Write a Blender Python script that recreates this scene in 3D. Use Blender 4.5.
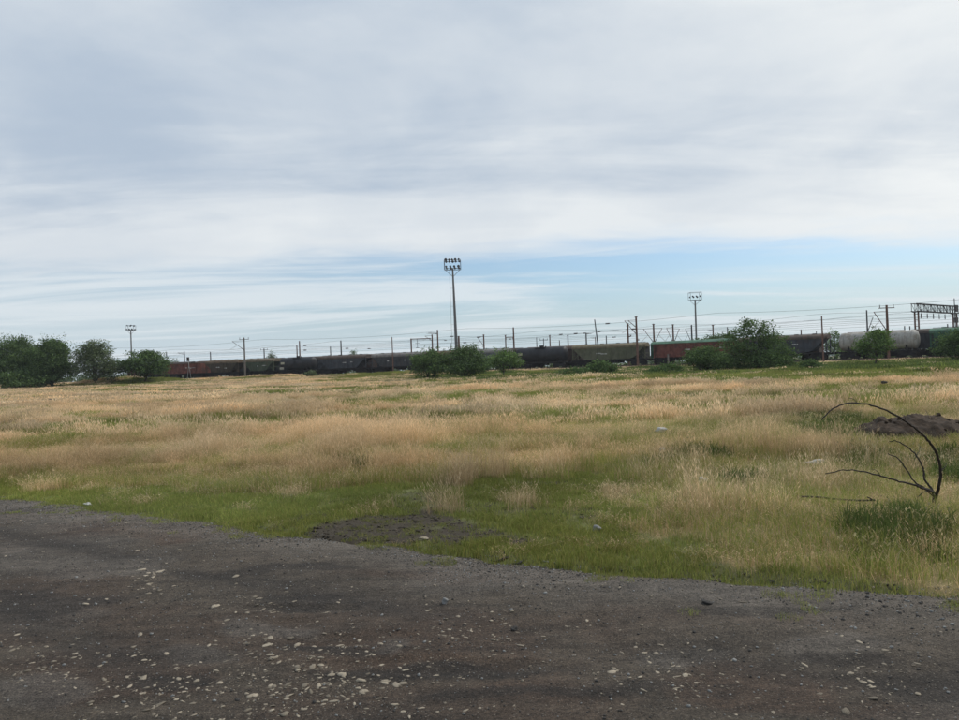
import bpy, bmesh, math, random
import numpy as np
from mathutils import Matrix, Vector

for o in list(bpy.data.objects):
    bpy.data.objects.remove(o)
scene = bpy.context.scene
COL = scene.collection
random.seed(7)
RNG = np.random.default_rng(11)
R = math.radians

# ------------------------------------------------------------------ camera
F = 752.0                     # focal length in photo pixels (photo 959 x 720)
CX, CY = 479.5, 360.0
CAMH = 1.7
PITCH, ROLL = R(0.65), R(-2.1)
CAMR = Matrix.Rotation(math.pi / 2 + PITCH, 3, 'X') @ Matrix.Rotation(ROLL, 3, 'Z')
cam = bpy.data.objects.new('camera', bpy.data.cameras.new('camera'))
COL.objects.link(cam)
cam.matrix_world = Matrix.Translation((0, 0, CAMH)) @ CAMR.to_4x4()
cam.data.sensor_width = 36
cam.data.lens = 36 * F / 959
cam.data.clip_start = 0.05
cam.data.clip_end = 12000
scene.camera = cam
CR = np.array(CAMR)

# ------------------------------------------------------------------ world, sun, exposure
SUN_EL, SUN_AZ = R(48), R(55)          # azimuth measured from +Y (forward) towards +X (right)
SUN_DIR = Vector((math.sin(SUN_AZ) * math.cos(SUN_EL), math.cos(SUN_AZ) * math.cos(SUN_EL), math.sin(SUN_EL)))
world = bpy.data.worlds.new('World')
scene.world = world
world.use_nodes = True


class NT:
    """small node-tree helper"""
    def __init__(self, tree):
        self.t = tree
        tree.nodes.clear()

    def n(self, kind, **kw):
        nd = self.t.nodes.new(kind)
        for k, v in kw.items():
            setattr(nd, k, v)
        return nd

    def link(self, a, b):
        self.t.links.new(a, b)

    def setin(self, sock, v):
        if hasattr(v, 'is_output'):
            self.link(v, sock)
        else:
            sock.default_value = v

    def math(self, op, a, b=0.0, c=None, clamp=False):
        nd = self.n('ShaderNodeMath', operation=op, use_clamp=clamp)
        self.setin(nd.inputs[0], a)
        self.setin(nd.inputs[1], b)
        if c is not None:
            self.setin(nd.inputs[2], c)
        return nd.outputs[0]

    def noise(self, vec, scale, detail=4, rough=0.55, dist=0.0):
        nd = self.n('ShaderNodeTexNoise')
        if vec is not None:
            self.link(vec, nd.inputs['Vector'])
        nd.inputs['Scale'].default_value = scale
        nd.inputs['Detail'].default_value = detail
        nd.inputs['Roughness'].default_value = rough
        nd.inputs['Distortion'].default_value = dist
        return nd.outputs['Fac']

    def ramp(self, fac, lo, hi):
        nd = self.n('ShaderNodeMapRange', interpolation_type='SMOOTHSTEP')
        self.setin(nd.inputs[0], fac)
        nd.inputs[1].default_value = lo
        nd.inputs[2].default_value = hi
        return nd.outputs[0]

    def mix(self, fac, a, b, blend='MIX'):
        nd = self.n('ShaderNodeMix', data_type='RGBA', blend_type=blend)
        self.setin(nd.inputs[0], fac)
        self.setin(nd.inputs[6], a if hasattr(a, 'is_output') else (*a, 1))
        self.setin(nd.inputs[7], b if hasattr(b, 'is_output') else (*b, 1))
        return nd.outputs[2]


def make_world():
    w = NT(world.node_tree)
    out = w.n('ShaderNodeOutputWorld')
    bg = w.n('ShaderNodeBackground')
    bg.inputs['Strength'].default_value = 0.09
    sky = w.n('ShaderNodeTexSky', sky_type='NISHITA', sun_disc=False)
    sky.sun_elevation = SUN_EL
    sky.sun_rotation = SUN_AZ
    sky.altitude = 100
    sky.air_density = 1.0
    sky.dust_density = 1.6
    sky.ozone_density = 2.0
    tc = w.n('ShaderNodeTexCoord')
    sep = w.n('ShaderNodeSeparateXYZ')
    w.link(tc.outputs['Generated'], sep.inputs[0])
    x, y, z = sep.outputs
    zc = w.math('MAXIMUM', z, 0.0)
    inv = w.math('DIVIDE', 1.0, w.math('ADD', zc, 0.05))
    com = w.n('ShaderNodeCombineXYZ')
    w.link(w.math('MULTIPLY', x, inv), com.inputs[0])
    w.link(w.math('MULTIPLY', y, inv), com.inputs[1])
    p = com.outputs[0]                                     # position on a flat cloud layer
    def mapped(scale, loc=(0, 0, 0), rot=0.0):
        m = w.n('ShaderNodeMapping')
        w.link(p, m.inputs[0])
        m.inputs['Location'].default_value = loc
        m.inputs['Rotation'].default_value = (0, 0, rot)
        m.inputs['Scale'].default_value = scale
        return m.outputs[0]
    # main deck: covers overhead, with its ragged edge beyond us at low elevation
    edge_n = w.noise(mapped((0.22, 0.55, 1), (3.1, 1.7, 0), R(8)), 1.0, 8, 0.62, 0.6)
    py = w.math('MULTIPLY', y, inv)
    deck_pos = w.math('SUBTRACT', w.math('ADD', py, w.math('MULTIPLY', w.math('SUBTRACT', edge_n, 0.5), 3.2)), 4.75)
    rag = w.noise(mapped((0.9, 1.3, 1), (2.0, 3.3, 0), R(12)), 1.0, 7, 0.62, 0.8)
    deck_pos = w.math('ADD', deck_pos, w.math('MULTIPLY', w.math('SUBTRACT', rag, 0.5), 1.9))
    deck = w.math('SUBTRACT', 1.0, w.ramp(deck_pos, -0.75, 0.85))
    # thin streaks beyond the deck edge
    st_n = w.noise(mapped((0.16, 0.42, 1), (9.3, 4.2, 0), R(6)), 1.5, 7, 0.6, 0.9)
    streak = w.math('MULTIPLY', w.ramp(st_n, 0.42, 0.64), 0.75)
    # the left part carries more thin cloud
    veil_n = w.noise(mapped((0.06, 0.10, 1), (1.0, 0.0, 0)), 1.0, 2, 0.5)
    px_ = w.math('MULTIPLY', x, inv)
    veil = w.math('MULTIPLY', w.ramp(w.math('ADD', px_, w.math('MULTIPLY', veil_n, 3.0)), 3.0, -3.2), 0.55)
    # deck tone: thick grey-blue and thin white parts
    big = w.noise(mapped((0.20, 0.42, 1), (5.6, 2.25, 0), R(-9)), 1.0, 5, 0.5, 0.35)
    dmap = w.n('ShaderNodeMapping')
    w.link(tc.outputs['Generated'], dmap.inputs[0])
    dmap.inputs['Location'].default_value = (2.5, 8.1, 5.2)
    dmap.inputs['Scale'].default_value = (1.0, 1.0, 2.1)
    bil = w.noise(dmap.outputs[0], 2.6, 8, 0.56, 0.25)
    mid = w.noise(mapped((0.7, 1.5, 1), (0.6, 7.7, 0), R(-9)), 1.0, 9, 0.62, 0.8)
    thin = w.ramp(w.math('ADD', w.math('MULTIPLY', big, 0.30), w.math('ADD', w.math('MULTIPLY', mid, 0.16), w.math('MULTIPLY', bil, 0.54))), 0.38, 0.66)
    edge_thin = w.math('MULTIPLY', w.ramp(deck_pos, -2.4, -1.1), 0.62)
    # glow where the sun stands behind the deck
    vm = w.n('ShaderNodeVectorMath', operation='DOT_PRODUCT')
    w.link(tc.outputs['Generated'], vm.inputs[0])
    vm.inputs[1].default_value = SUN_DIR
    glow = w.ramp(vm.outputs['Value'], 0.60, 1.0)
    t = w.math('ADD', w.math('MULTIPLY', thin, 0.62), w.math('MULTIPLY', edge_thin, 1.05), clamp=True)
    t = w.math('ADD', t, w.math('MULTIPLY', glow, 0.9))
    c0, c1 = (3.35, 4.0, 4.85), (5.9, 6.2, 6.4)
    deckcol = w.n('ShaderNodeMix', data_type='RGBA', clamp_factor=False)
    w.link(t, deckcol.inputs[0])
    deckcol.inputs[6].default_value = (*c0, 1)
    deckcol.inputs[7].default_value = (*c1, 1)
    # pale low air
    low = w.ramp(zc, 0.14, 0.0)
    skyc = w.mix(1.0, sky.outputs[0], (0.70, 0.82, 0.90), 'MULTIPLY')
    base = w.mix(w.math('MULTIPLY', low, 0.85), skyc, (4.1, 5.05, 5.65))
    base = w.mix(veil, base, (4.9, 5.6, 6.1))
    base = w.mix(streak, base, (5.8, 6.2, 6.45))
    col = w.mix(deck, base, deckcol.outputs[2])
    w.link(col, bg.inputs['Color'])
    w.link(bg.outputs[0], out.inputs[0])


make_world()
sd = bpy.data.lights.new('sun', 'SUN')
sd.energy = 1.5
sd.angle = R(14)
sd.color = (1.0, 0.95, 0.87)
sun = bpy.data.objects.new('sun', sd)
COL.objects.link(sun)
sun.rotation_euler = SUN_DIR.to_track_quat('Z', 'Y').to_euler()
sun.location = (20, 10, 60)
vs = scene.view_settings
vs.view_transform = 'Standard'
vs.look = 'None'
vs.exposure = 0.6
vs.gamma = 1.0
vs.use_curve_mapping = False
scene.render.engine = 'CYCLES'
cy = scene.cycles
cy.max_bounces = 6
cy.diffuse_bounces = 4
cy.glossy_bounces = 2
cy.transmission_bounces = 3
cy.use_denoising = True
try:
    cy.use_adaptive_sampling = True
    cy.adaptive_threshold = 0.01
except Exception:
    pass

# ------------------------------------------------------------------ numeric helpers


def project(x, y, z):
    p = np.stack([np.asarray(x, float), np.asarray(y, float), np.asarray(z, float) - CAMH], -1)
    c = p @ CR
    d = np.maximum(-c[..., 2], 1e-3)
    return CX + F * c[..., 0] / d, CY - F * c[..., 1] / d


def ray(px, py):
    return CR @ np.array([(px - CX) / F, (CY - py) / F, -1.0])


def at(px, py, Y):
    r = ray(px, py)
    k = Y / r[1]
    return Vector((r[0] * k, Y, CAMH + r[2] * k))


def _h(ix, iy, seed):
    n = (ix * 374761393 + iy * 668265263 + seed * 974634777) & 0xFFFFFFFF
    n = ((n ^ (n >> 13)) * 1274126177) & 0xFFFFFFFF
    n = n ^ (n >> 16)
    return (n & 0xFFFF) / 65535.0


def vnoise(x, y, seed=0):
    x = np.asarray(x, float)
    y = np.asarray(y, float)
    ix = np.floor(x).astype(np.int64)
    iy = np.floor(y).astype(np.int64)
    fx, fy = x - ix, y - iy
    ux, uy = fx * fx * (3 - 2 * fx), fy * fy * (3 - 2 * fy)
    a, b = _h(ix, iy, seed), _h(ix + 1, iy, seed)
    c, d = _h(ix, iy + 1, seed), _h(ix + 1, iy + 1, seed)
    return (a * (1 - ux) + b * ux) * (1 - uy) + (c * (1 - ux) + d * ux) * uy


def fbm(x, y, seed=0, oct=4):
    v, amp, tot = 0, 1.0, 0
    for i in range(oct):
        v = v + amp * vnoise(np.asarray(x) * 2 ** i + 13.7 * i, np.asarray(y) * 2 ** i - 7.1 * i, seed + i)
        tot += amp
        amp *= 0.5
    return v / tot


def sstep(a, b, v):
    t = np.clip((np.asarray(v, float) - a) / (b - a), 0, 1)
    return t * t * (3 - 2 * t)


# rail alignment: Y as a function of X (front track)
_RX = np.array([-107, -82.5, -48.7, -25, 0, 18.2, 31.1, 47, 62.2, 71.0])
_RY = np.array([212, 200, 183, 171, 160, 152, 146, 136, 123, 114.0])
_RC = np.polyfit(_RX, _RY, 3)
_XL, _XR = -120.0, 80.0


def rail_y(x):
    x = np.asarray(x, float)
    xc = np.clip(x, _XL, _XR)
    return np.polyval(_RC, xc) + np.polyval(np.polyder(_RC), xc) * (x - xc)


def rail_slope(x):
    return np.polyval(np.polyder(_RC), np.clip(np.asarray(x, float), _XL, _XR))


def rail_s(x, y):
    """distance in front of the front track (camera side positive)"""
    return (rail_y(x) - np.asarray(y, float)) / np.sqrt(1 + rail_slope(x) ** 2)


_ep = []
for (_x, _y) in ((0, 494), (87, 504.5), (160, 514.5), (233, 524.5), (300, 534), (353, 538.5), (420, 546), (487, 556.5), (553, 563.5), (640, 572), (740, 579.5), (840, 586.5), (959, 590.5)):
    _r = ray(_x, _y)
    _k = -CAMH / _r[2]
    _ep.append((_r[0] * _k, _r[1] * _k))
_a, _b = _ep[0], _ep[-1]
_ep = [(_a[0] - 60, _a[1] + 42), (_a[0] - 12, _a[1] + 8.4)] + _ep + [(_b[0] + 5, _b[1] - 1.7), (_b[0] + 60, _b[1] - 19)]
_EX = np.array([p[0] for p in _ep])
_EY = np.array([p[1] for p in _ep])


def edge_y(x):
    x = np.asarray(x, float)
    w = 0
    for dx in (-0.8, -0.4, 0, 0.4, 0.8):
        w = w + np.interp(x + dx, _EX, _EY)
    return w / 5


def edge_d(x, y):
    return (np.asarray(y, float) - edge_y(x)) * 0.85


def rail_z(x):
    """rail head level: the line climbs gently to the left"""
    return 1.42 - 0.0062 * np.clip(np.asarray(x, float), -150, 110)


BUMPS = []        # (x, y, radius_x, radius_y, height)


def ground_h(x, y):
    x = np.asarray(x, float)
    y = np.asarray(y, float)
    s = rail_s(x, y)
    d = edge_d(x, y)
    ramp = 34 + 70 * sstep(5, -60, x)
    h = 0.12 * sstep(70, 67, s + 4 * (fbm(x * .12, y * .12, 3) - .5)) * sstep(-20, 20, x)
    h = h + (rail_z(x) - .62 - h) * sstep(1, 0, (s - 5.5) / ramp) ** .8
    h = h + (fbm(x * .09, y * .09, 5, 3) - .5) * 0.30 * sstep(3, 14, d) * sstep(6, 16, s)
    h = h + (fbm(x * .6, y * .6, 6, 3) - .5) * 0.10 * sstep(.3, 2.5, d) * sstep(5, 9, s)
    h = h + (fbm(x * 3.1, y * 3.1, 8, 3) - .5) * 0.035 * sstep(0.0, 0.8, d) * sstep(60, 20, d)
    # ground sinks below the road sheet
    h = h - 0.16 * sstep(0.12, -0.45, d + 0.52 * (fbm(x * 2.3, y * 2.3, 9, 4) - .5))
    for bx, by, rx, ry, bh in BUMPS:
        q = ((x - bx) / rx) ** 2 + ((y - by) / ry) ** 2
        h = h + bh * np.exp(-q * 1.6) * (0.7 + 0.6 * fbm(x * .5, y * .5, 12, 3))
    return h


def on_ground(px, py):
    r = ray(px, py)
    z = 0.0
    for _ in range(12):
        k = (z - CAMH) / min(r[2], -1e-4)
        X, Y = r[0] * k, r[1] * k
        z = float(ground_h(X, Y))
    return Vector((X, Y, z))


def stand(px, Y, py=372.0):
    """point of the ground on pixel column px at depth Y"""
    p = at(px, py, Y)
    return Vector((p.x, Y, float(ground_h(p.x, Y))))


for (bpx, bY, rx, ry, bh) in ((108, 150, 9, 6, 0.75), (128, 158, 7, 5, 0.9), (158, 152, 8, 5, 0.6), (266, 152, 9, 5, 0.5),
                              (285, 160, 7, 5, .45), (345, 150, 9, 5, .4), (215, 160, 10, 5, .35), (404, 150, 8, 4, .4)):
    q = at(bpx, 372, bY)
    BUMPS.append((q.x, bY, rx, ry, bh * 1.5))

# ------------------------------------------------------------------ mesh helpers


class MB:
    def __init__(self):
        self.v, self.f = [], []

    def add(self, vs_, fs_):
        o = len(self.v)
        self.v += [tuple(p) for p in vs_]
        self.f += [tuple(i + o for i in f) for f in fs_]
        return self

    def box(self, c, s, rz=0.0, taper=1.0):
        x, y, z = s[0] / 2, s[1] / 2, s[2] / 2
        pts = []
        for dz, k in ((-z, 1.0), (z, taper)):
            for dx, dy in ((-x, -y), (x, -y), (x, y), (-x, y)):
                a, b = dx * k, dy * k
                pts.append((c[0] + a * math.cos(rz) - b * math.sin(rz), c[1] + a * math.sin(rz) + b * math.cos(rz), c[2] + dz))
        return self.add(pts, [(3, 2, 1, 0), (4, 5, 6, 7), (0, 1, 5, 4), (1, 2, 6, 5), (2, 3, 7, 6), (3, 0, 4, 7)])

    def tube(self, pts, radii, n=6, cap=True):
        pts = [Vector(p) for p in pts]
        if not hasattr(radii, '__len__'):
            radii = [radii] * len(pts)
        ring = []
        up = None
        for i, p in enumerate(pts):
            a = pts[max(i - 1, 0)]
            b = pts[min(i + 1, len(pts) - 1)]
            t = (b - a).normalized()
            if up is None:
                up = Vector((0, 0, 1)) if abs(t.z) < 0.9 else Vector((1, 0, 0))
            u = t.cross(up)
            if u.length < 1e-5:
                u = t.cross(Vector((0, 1, 0)))
            u.normalize()
            w = u.cross(t)
            up = w
            ring.append([p + (u * math.cos(2 * math.pi * k / n) + w * math.sin(2 * math.pi * k / n)) * radii[i] for k in range(n)])
        o = []
        for r_ in ring:
            o += r_
        fs_ = []
        for i in range(len(pts) - 1):
            for k in range(n):
                a, b = i * n + k, i * n + (k + 1) % n
                fs_.append((a, a + n, b + n, b))
        if cap:
            fs_.append(tuple(range(n)))
            fs_.append(tuple(range((len(pts) - 1) * n, len(pts) * n))[::-1])
        return self.add(o, fs_)

    def prism(self, prof, axis, a, b):
        """profile polygon (list of 2D) extruded along axis 'x' or 'y' from a to b"""
        n = len(prof)
        if axis == 'x':
            vs_ = [(a, p, q) for p, q in prof] + [(b, p, q) for p, q in prof]
        else:
            vs_ = [(p, a, q) for p, q in prof] + [(p, b, q) for p, q in prof]
        fs_ = [tuple(range(n)), tuple(range(n, 2 * n))[::-1]]
        for i in range(n):
            j = (i + 1) % n
            fs_.append((i, i + n, j + n, j))
        return self.add(vs_, fs_)

    def mesh(self, name, mat=None, smooth=False):
        m = bpy.data.meshes.new(name)
        m.from_pydata(self.v, [], self.f)
        if mat:
            m.materials.append(mat)
        m.validate()
        bm = bmesh.new()
        bm.from_mesh(m)
        bmesh.ops.recalc_face_normals(bm, faces=bm.faces)
        bm.to_mesh(m)
        bm.free()
        if smooth:
            m.polygons.foreach_set('use_smooth', [True] * len(m.polygons))
        return m

    def build(self, name, mat, parent=None, smooth=False, loc=None):
        return obj(name, self.mesh(name, mat, smooth), parent, loc)


def obj(name, mesh, parent=None, loc=None, rot=None):
    o = bpy.data.objects.new(name, mesh)
    COL.objects.link(o)
    if parent is not None:
        o.parent = parent
    if loc is not None:
        o.location = loc
    if rot is not None:
        o.rotation_euler = rot
    return o


def tag(o, label=None, cat=None, group=None, kind=None):
    if label:
        o['label'] = label
    if cat:
        o['category'] = cat
    if group:
        o['group'] = group
    if kind:
        o['kind'] = kind
    return o


def thing(name, label, cat, loc=(0, 0, 0), rz=0.0, group=None):
    o = bpy.data.objects.new(name, None)
    COL.objects.link(o)
    o.empty_display_size = 0.2
    o.location = loc
    o.rotation_euler = (0, 0, rz)
    return tag(o, label, cat, group)


def np_mesh(name, verts, faces, mat, smooth=False, col=None):
    """verts (N,3); faces (M,k) with equal k"""
    verts = np.asarray(verts, np.float32)
    faces = np.asarray(faces, np.int32)
    m = bpy.data.meshes.new(name)
    m.vertices.add(len(verts))
    m.vertices.foreach_set('co', verts.ravel())
    k = faces.shape[1]
    m.loops.add(faces.size)
    m.loops.foreach_set('vertex_index', faces.ravel())
    m.polygons.add(len(faces))
    m.polygons.foreach_set('loop_start', np.arange(0, faces.size, k, dtype=np.int32))
    if smooth:
        m.polygons.foreach_set('use_smooth', np.ones(len(faces), bool))
    m.update(calc_edges=True)
    if col is not None:
        a = m.color_attributes.new('col', 'FLOAT_COLOR', 'POINT')
        c = np.ones((len(verts), 4), np.float32)
        c[:, :3] = col
        a.data.foreach_set('color', c.ravel())
    m.materials.append(mat)
    return m


# ------------------------------------------------------------------ materials
MATS = {}


def mat(name, col, rough=0.8, var=0.25, scale=3.0, streak=0.0, rust=None, rust_amt=0.0, metal=0.0, bump=0.0, bscale=30.0, spec=0.3, rand=0.0):
    if name in MATS:
        return MATS[name]
    m = bpy.data.materials.new(name)
    m.use_nodes = True
    w = NT(m.node_tree)
    out = w.n('ShaderNodeOutputMaterial')
    bs = w.n('ShaderNodeBsdfPrincipled')
    tc = w.n('ShaderNodeTexCoord')
    oi = w.n('ShaderNodeObjectInfo')
    va = w.n('ShaderNodeVectorMath', operation='ADD')
    w.link(tc.outputs['Object'], va.inputs[0])
    w.link(oi.outputs['Location'], va.inputs[1])
    v = va.outputs[0]
    n1 = w.noise(v, scale, 5, 0.6)
    dark = tuple(c * (1 - var) for c in col)
    lite = tuple(min(1, c * (1 + var)) for c in col)
    c = w.mix(w.ramp(n1, 0.3, 0.7), dark, lite)
    if streak:
        mp = w.n('ShaderNodeMapping')
        w.link(v, mp.inputs[0])
        mp.inputs['Scale'].default_value = (2.2, 2.2, 0.25)
        n2 = w.noise(mp.outputs[0], 1.6, 4, 0.6)
        c = w.mix(w.math('MULTIPLY', w.ramp(n2, 0.48, 0.7), streak), c, tuple(x * 0.45 for x in col))
    if rust:
        n3 = w.noise(v, scale * 0.7, 6, 0.65)
        c = w.mix(w.math('MULTIPLY', w.ramp(n3, 0.5, 0.66), rust_amt), c, rust)
    if rand:
        rc = w.n('ShaderNodeCombineXYZ')
        for i_ in range(3):
            w.link(w.math('ADD', w.math('MULTIPLY', oi.outputs['Random'], 2 * rand), 1 - rand), rc.inputs[i_])
        c = w.mix(1.0, c, rc.outputs[0], 'MULTIPLY')
    w.link(c, bs.inputs['Base Color'])
    bs.inputs['Roughness'].default_value = rough
    bs.inputs['Metallic'].default_value = metal
    bs.inputs['Specular IOR Level'].default_value = spec
    if bump:
        b = w.n('ShaderNodeBump')
        b.inputs['Strength'].default_value = bump
        b.inputs['Distance'].default_value = 0.02
        w.link(w.noise(v, bscale, 5, 0.65), b.inputs['Height'])
        w.link(b.outputs[0], bs.inputs['Normal'])
    w.link(bs.outputs[0], out.inputs[0])
    MATS[name] = m
    return m


def leaf_mat(name, trans=0.3, tintlo=0.75, tinthi=1.25, instancer=False, gloss=0.0):
    m = bpy.data.materials.new(name)
    m.use_nodes = True
    w = NT(m.node_tree)
    out = w.n('ShaderNodeOutputMaterial')
    at_ = w.n('ShaderNodeAttribute', attribute_name='col')
    c = at_.outputs['Color']
    if instancer:
        ti = w.n('ShaderNodeAttribute', attribute_type='INSTANCER', attribute_name='tint')
        c = w.mix(1.0, c, ti.outputs['Color'], 'MULTIPLY')
    d = w.n('ShaderNodeBsdfDiffuse')
    t = w.n('ShaderNodeBsdfTranslucent')
    w.link(c, d.inputs[0])
    w.link(c, t.inputs[0])
    mx = w.n('ShaderNodeMixShader')
    mx.inputs[0].default_value = trans
    w.link(d.outputs[0], mx.inputs[1])
    w.link(t.outputs[0], mx.inputs[2])
    w.link(mx.outputs[0], out.inputs[0])
    return m


# ------------------------------------------------------------------ cover map of the field
def in_poly(px, py, poly):
    inside = np.zeros(np.shape(px), bool)
    n = len(poly)
    for i in range(n):
        x0, y0 = poly[i]
        x1, y1 = poly[(i + 1) % n]
        c = ((y0 > py) != (y1 > py)) & (px < (x1 - x0) * (py - y0) / (y1 - y0 + 1e-9) + x0)
        inside ^= c
    return inside


LAWN = [(-400, 470), (-60, 482), (0, 487), (90, 493), (160, 489), (240, 497), (330, 488), (380, 481), (450, 484), (500, 472), (560, 478), (620, 476),
        (655, 492), (648, 520), (690, 552), (760, 566), (850, 578), (959, 588), (1100, 598), (1100, 760), (-400, 760)]
MIXED = [(590, 462), (640, 432), (700, 413), (790, 416), (860, 440), (959, 470), (1100, 480), (1100, 500), (940, 506), (840, 486), (720, 478), (660, 492), (610, 486)]
TUFTS = [(410, 497, 30, 11), (352, 467, 22, 6), (533, 503, 32, 9), (578, 508, 32, 9), (636, 503, 22, 16), (205, 497, 18, 4), (60, 490, 24, 3), (700, 552, 30, 12), (655, 515, 16, 8), (462, 487, 14, 4), (440, 514, 20, 5), (300, 496, 20, 6),
         (250, 503, 14, 4), (120, 497, 20, 4), (690, 545, 20, 10), (740, 560, 26, 8), (605, 517, 14, 5), (490, 478, 20, 5), (660, 535, 12, 6)]
SOIL = [(385, 522, 90, 14), (460, 536, 75, 10), (420, 534, 70, 9), (335, 526, 45, 10), (430, 527, 60, 11), (512, 485, 16, 4), (590, 515, 22, 4), (240, 508, 16, 3), (285, 524, 18, 4), (560, 488, 14, 3), (520, 540, 30, 3)]
WEEDS = [(898, 531, 46, 17), (838, 432, 34, 12), (938, 470, 16, 14), (700, 462, 40, 7), (945, 545, 22, 10), (868, 462, 22, 7), (672, 470, 20, 5), (350, 467, 16, 5), (780, 480, 40, 5)]


def ell(px, py, L, jit):
    v = np.zeros(np.shape(px))
    for (x, y, a, b) in L:
        q = ((px - x) / a) ** 2 + ((py - y) / b) ** 2
        v = np.maximum(v, sstep(1.35, 0.45, q + jit))
    return v


def far_part(x, y):
    """0 in the dry field, 1 on the rough strip and bank before the tracks"""
    yb = np.interp(np.asarray(x, float), [-90, -60, -30, 0, 22, 40, 70], [98, 86, 76, 66, 45, 40, 38])
    return sstep(-4, 5, np.asarray(y, float) - yb + 9 * (fbm(np.asarray(x) * .07, np.asarray(y) * .12, 29, 3) - .5))


def cover(x, y):
    """(dry, green, soil, weed, bank) weights 0..1 on the ground plane"""
    x = np.asarray(x, float)
    y = np.asarray(y, float)
    px, py = project(x, y, np.zeros_like(x))
    s = rail_s(x, y)
    d = edge_d(x, y)
    n1 = fbm(x * 1.3, y * 1.3, 21, 3) - .5
    n2 = fbm(x * 1.3 + 40, y * 1.3, 22, 3) - .5
    sc = F / np.maximum(y, 3.0)
    jx, jy = px + n1 * sc * 1.1, py + n2 * sc * 0.45
    lawn = in_poly(jx, jy, LAWN) & (y < 40)
    mixed = in_poly(jx, jy, MIXED)
    tuft = ell(jx, jy, TUFTS, 0)
    soil = ell(jx, jy, SOIL, (fbm(x * 3.4, y * 3.4, 23, 4) - .47) * 2.6)
    weed = ell(jx, jy, WEEDS, (fbm(x * 2.2, y * 2.2, 24, 3) - .5) * 1.2)
    big = fbm(x * .16, y * .30, 25, 4)
    bands = fbm(x * .05 + 3, y * .22, 26, 4)
    green = 0.14 + 0.75 * sstep(.49, .62, big) * 0.8 + 0.6 * sstep(.51, .62, bands)
    green = np.clip(green, 0, .9)
    green = np.where(mixed, np.maximum(green, .52 + .9 * n1), green)
    green = np.where((x > 1.0) & (y < 11), green * .5, green)
    green = np.where(lawn, 1.0 - .16 * sstep(.56, .70, fbm(x * .8 + 3, y * 1.2, 66, 3)), green)
    green = green * (1 - .92 * tuft * lawn)
    thin = sstep(.50, .66, fbm(x * 1.1 + 7, y * 1.6, 28, 4)) * lawn
    soil = np.maximum(soil, thin * .55)
    far = far_part(x, y)
    right = sstep(-40, 20, x)
    fb = fbm(x * .08, y * .16, 27, 4)
    green = np.clip(green + .22 * sstep(40, 75, y) * sstep(-.1, .2, fb - .5), 0, 1)
    green = green * (1 - far) + far * np.clip(.62 + .38 * right + (fb - .5) * 2.8 * (1 - .75 * right), .06, .99)
    # pale dry line along the top of the bank, just in front of the tracks
    green = green * (1 - .55 * sstep(16, 9, s) * sstep(3, 6, s))
    return np.clip(1 - green, 0, 1), np.clip(green, 0, 1), np.clip(soil, 0, 1), np.clip(weed, 0, 1), far * right, lawn


# ------------------------------------------------------------------ the ground sheet
def spaced(lo, hi, c, fine, growth, cap):
    def side(lim):
        out, v, st = [], 0.0, fine
        while v < lim:
            out.append(v)
            v += st
            if v > 9:
                st = min(st * growth, cap)
        out.append(lim)
        return out
    a = [c - v for v in side(c - lo)][::-1]
    b = [c + v for v in side(hi - c)][1:]
    return np.array(a + b)


def soil_mat():
    m = bpy.data.materials.new('field_soil')
    m.use_nodes = True
    w = NT(m.node_tree)
    out = w.n('ShaderNodeOutputMaterial')
    bs = w.n('ShaderNodeBsdfPrincipled')
    a = w.n('ShaderNodeAttribute', attribute_name='col')
    geo = w.n('ShaderNodeNewGeometry')
    n1 = w.noise(geo.outputs['Position'], 9.0, 6, 0.65)
    n2 = w.noise(geo.outputs['Position'], 60.0, 4, 0.7)
    k = w.math('ADD', w.math('MULTIPLY', n1, 0.9), w.math('MULTIPLY', n2, 0.7))
    mul = w.n('ShaderNodeMix', data_type='RGBA', blend_type='MULTIPLY')
    mul.inputs[0].default_value = 1.0
    w.link(a.outputs['Color'], mul.inputs[6])
    cc = w.n('ShaderNodeCombineXYZ')
    for i in range(3):
        w.link(w.math('ADD', k, 0.2), cc.inputs[i])
    w.link(cc.outputs[0], mul.inputs[7])
    w.link(mul.outputs[2], bs.inputs['Base Color'])
    bs.inputs['Roughness'].default_value = 0.95
    bs.inputs['Specular IOR Level'].default_value = 0.15
    b = w.n('ShaderNodeBump')
    b.inputs['Strength'].default_value = 0.6
    b.inputs['Distance'].default_value = 0.03
    w.link(w.noise(geo.outputs['Position'], 35.0, 6, 0.7), b.inputs['Height'])
    w.link(b.outputs[0], bs.inputs['Normal'])
    w.link(bs.outputs[0], out.inputs[0])
    return m


def build_ground():
    xs = spaced(-3000, 3000, 0, 0.13, 1.035, 120)
    ys = spaced(-300, 6000, 9, 0.13, 1.03, 120)
    X, Y = np.meshgrid(xs, ys)
    Z = ground_h(X, Y)
    dry, green, soil, weed, bank, lawn = cover(X, Y)
    c_dry = np.array([.33, .25, .135])
    c_grn = np.array([.115, .12, .045])
    c_soil = np.array([.055, .046, .034])
    c = dry[..., None] * c_dry + green[..., None] * c_grn
    c = np.where(lawn[..., None], np.array([.125, .135, .050]), c)
    sl = sstep(.35, .75, soil)[..., None]
    c = c * (1 - sl) + c_soil * sl
    s = rail_s(X, Y)
    gr = sstep(6.5, 4.0, np.abs(s + 2))[..., None]
    c = c * (1 - gr) + np.array([.10, .09, .08]) * gr
    nx, ny = len(xs), len(ys)
    idx = np.arange(nx * ny).reshape(ny, nx)
    f = np.stack([idx[:-1, :-1], idx[:-1, 1:], idx[1:, 1:], idx[1:, :-1]], -1).reshape(-1, 4)
    me = np_mesh('field_ground', np.stack([X, Y, Z], -1).reshape(-1, 3), f, soil_mat(), True, c.reshape(-1, 3))
    tag(obj('field_ground', me), kind='structure')


build_ground()


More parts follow.
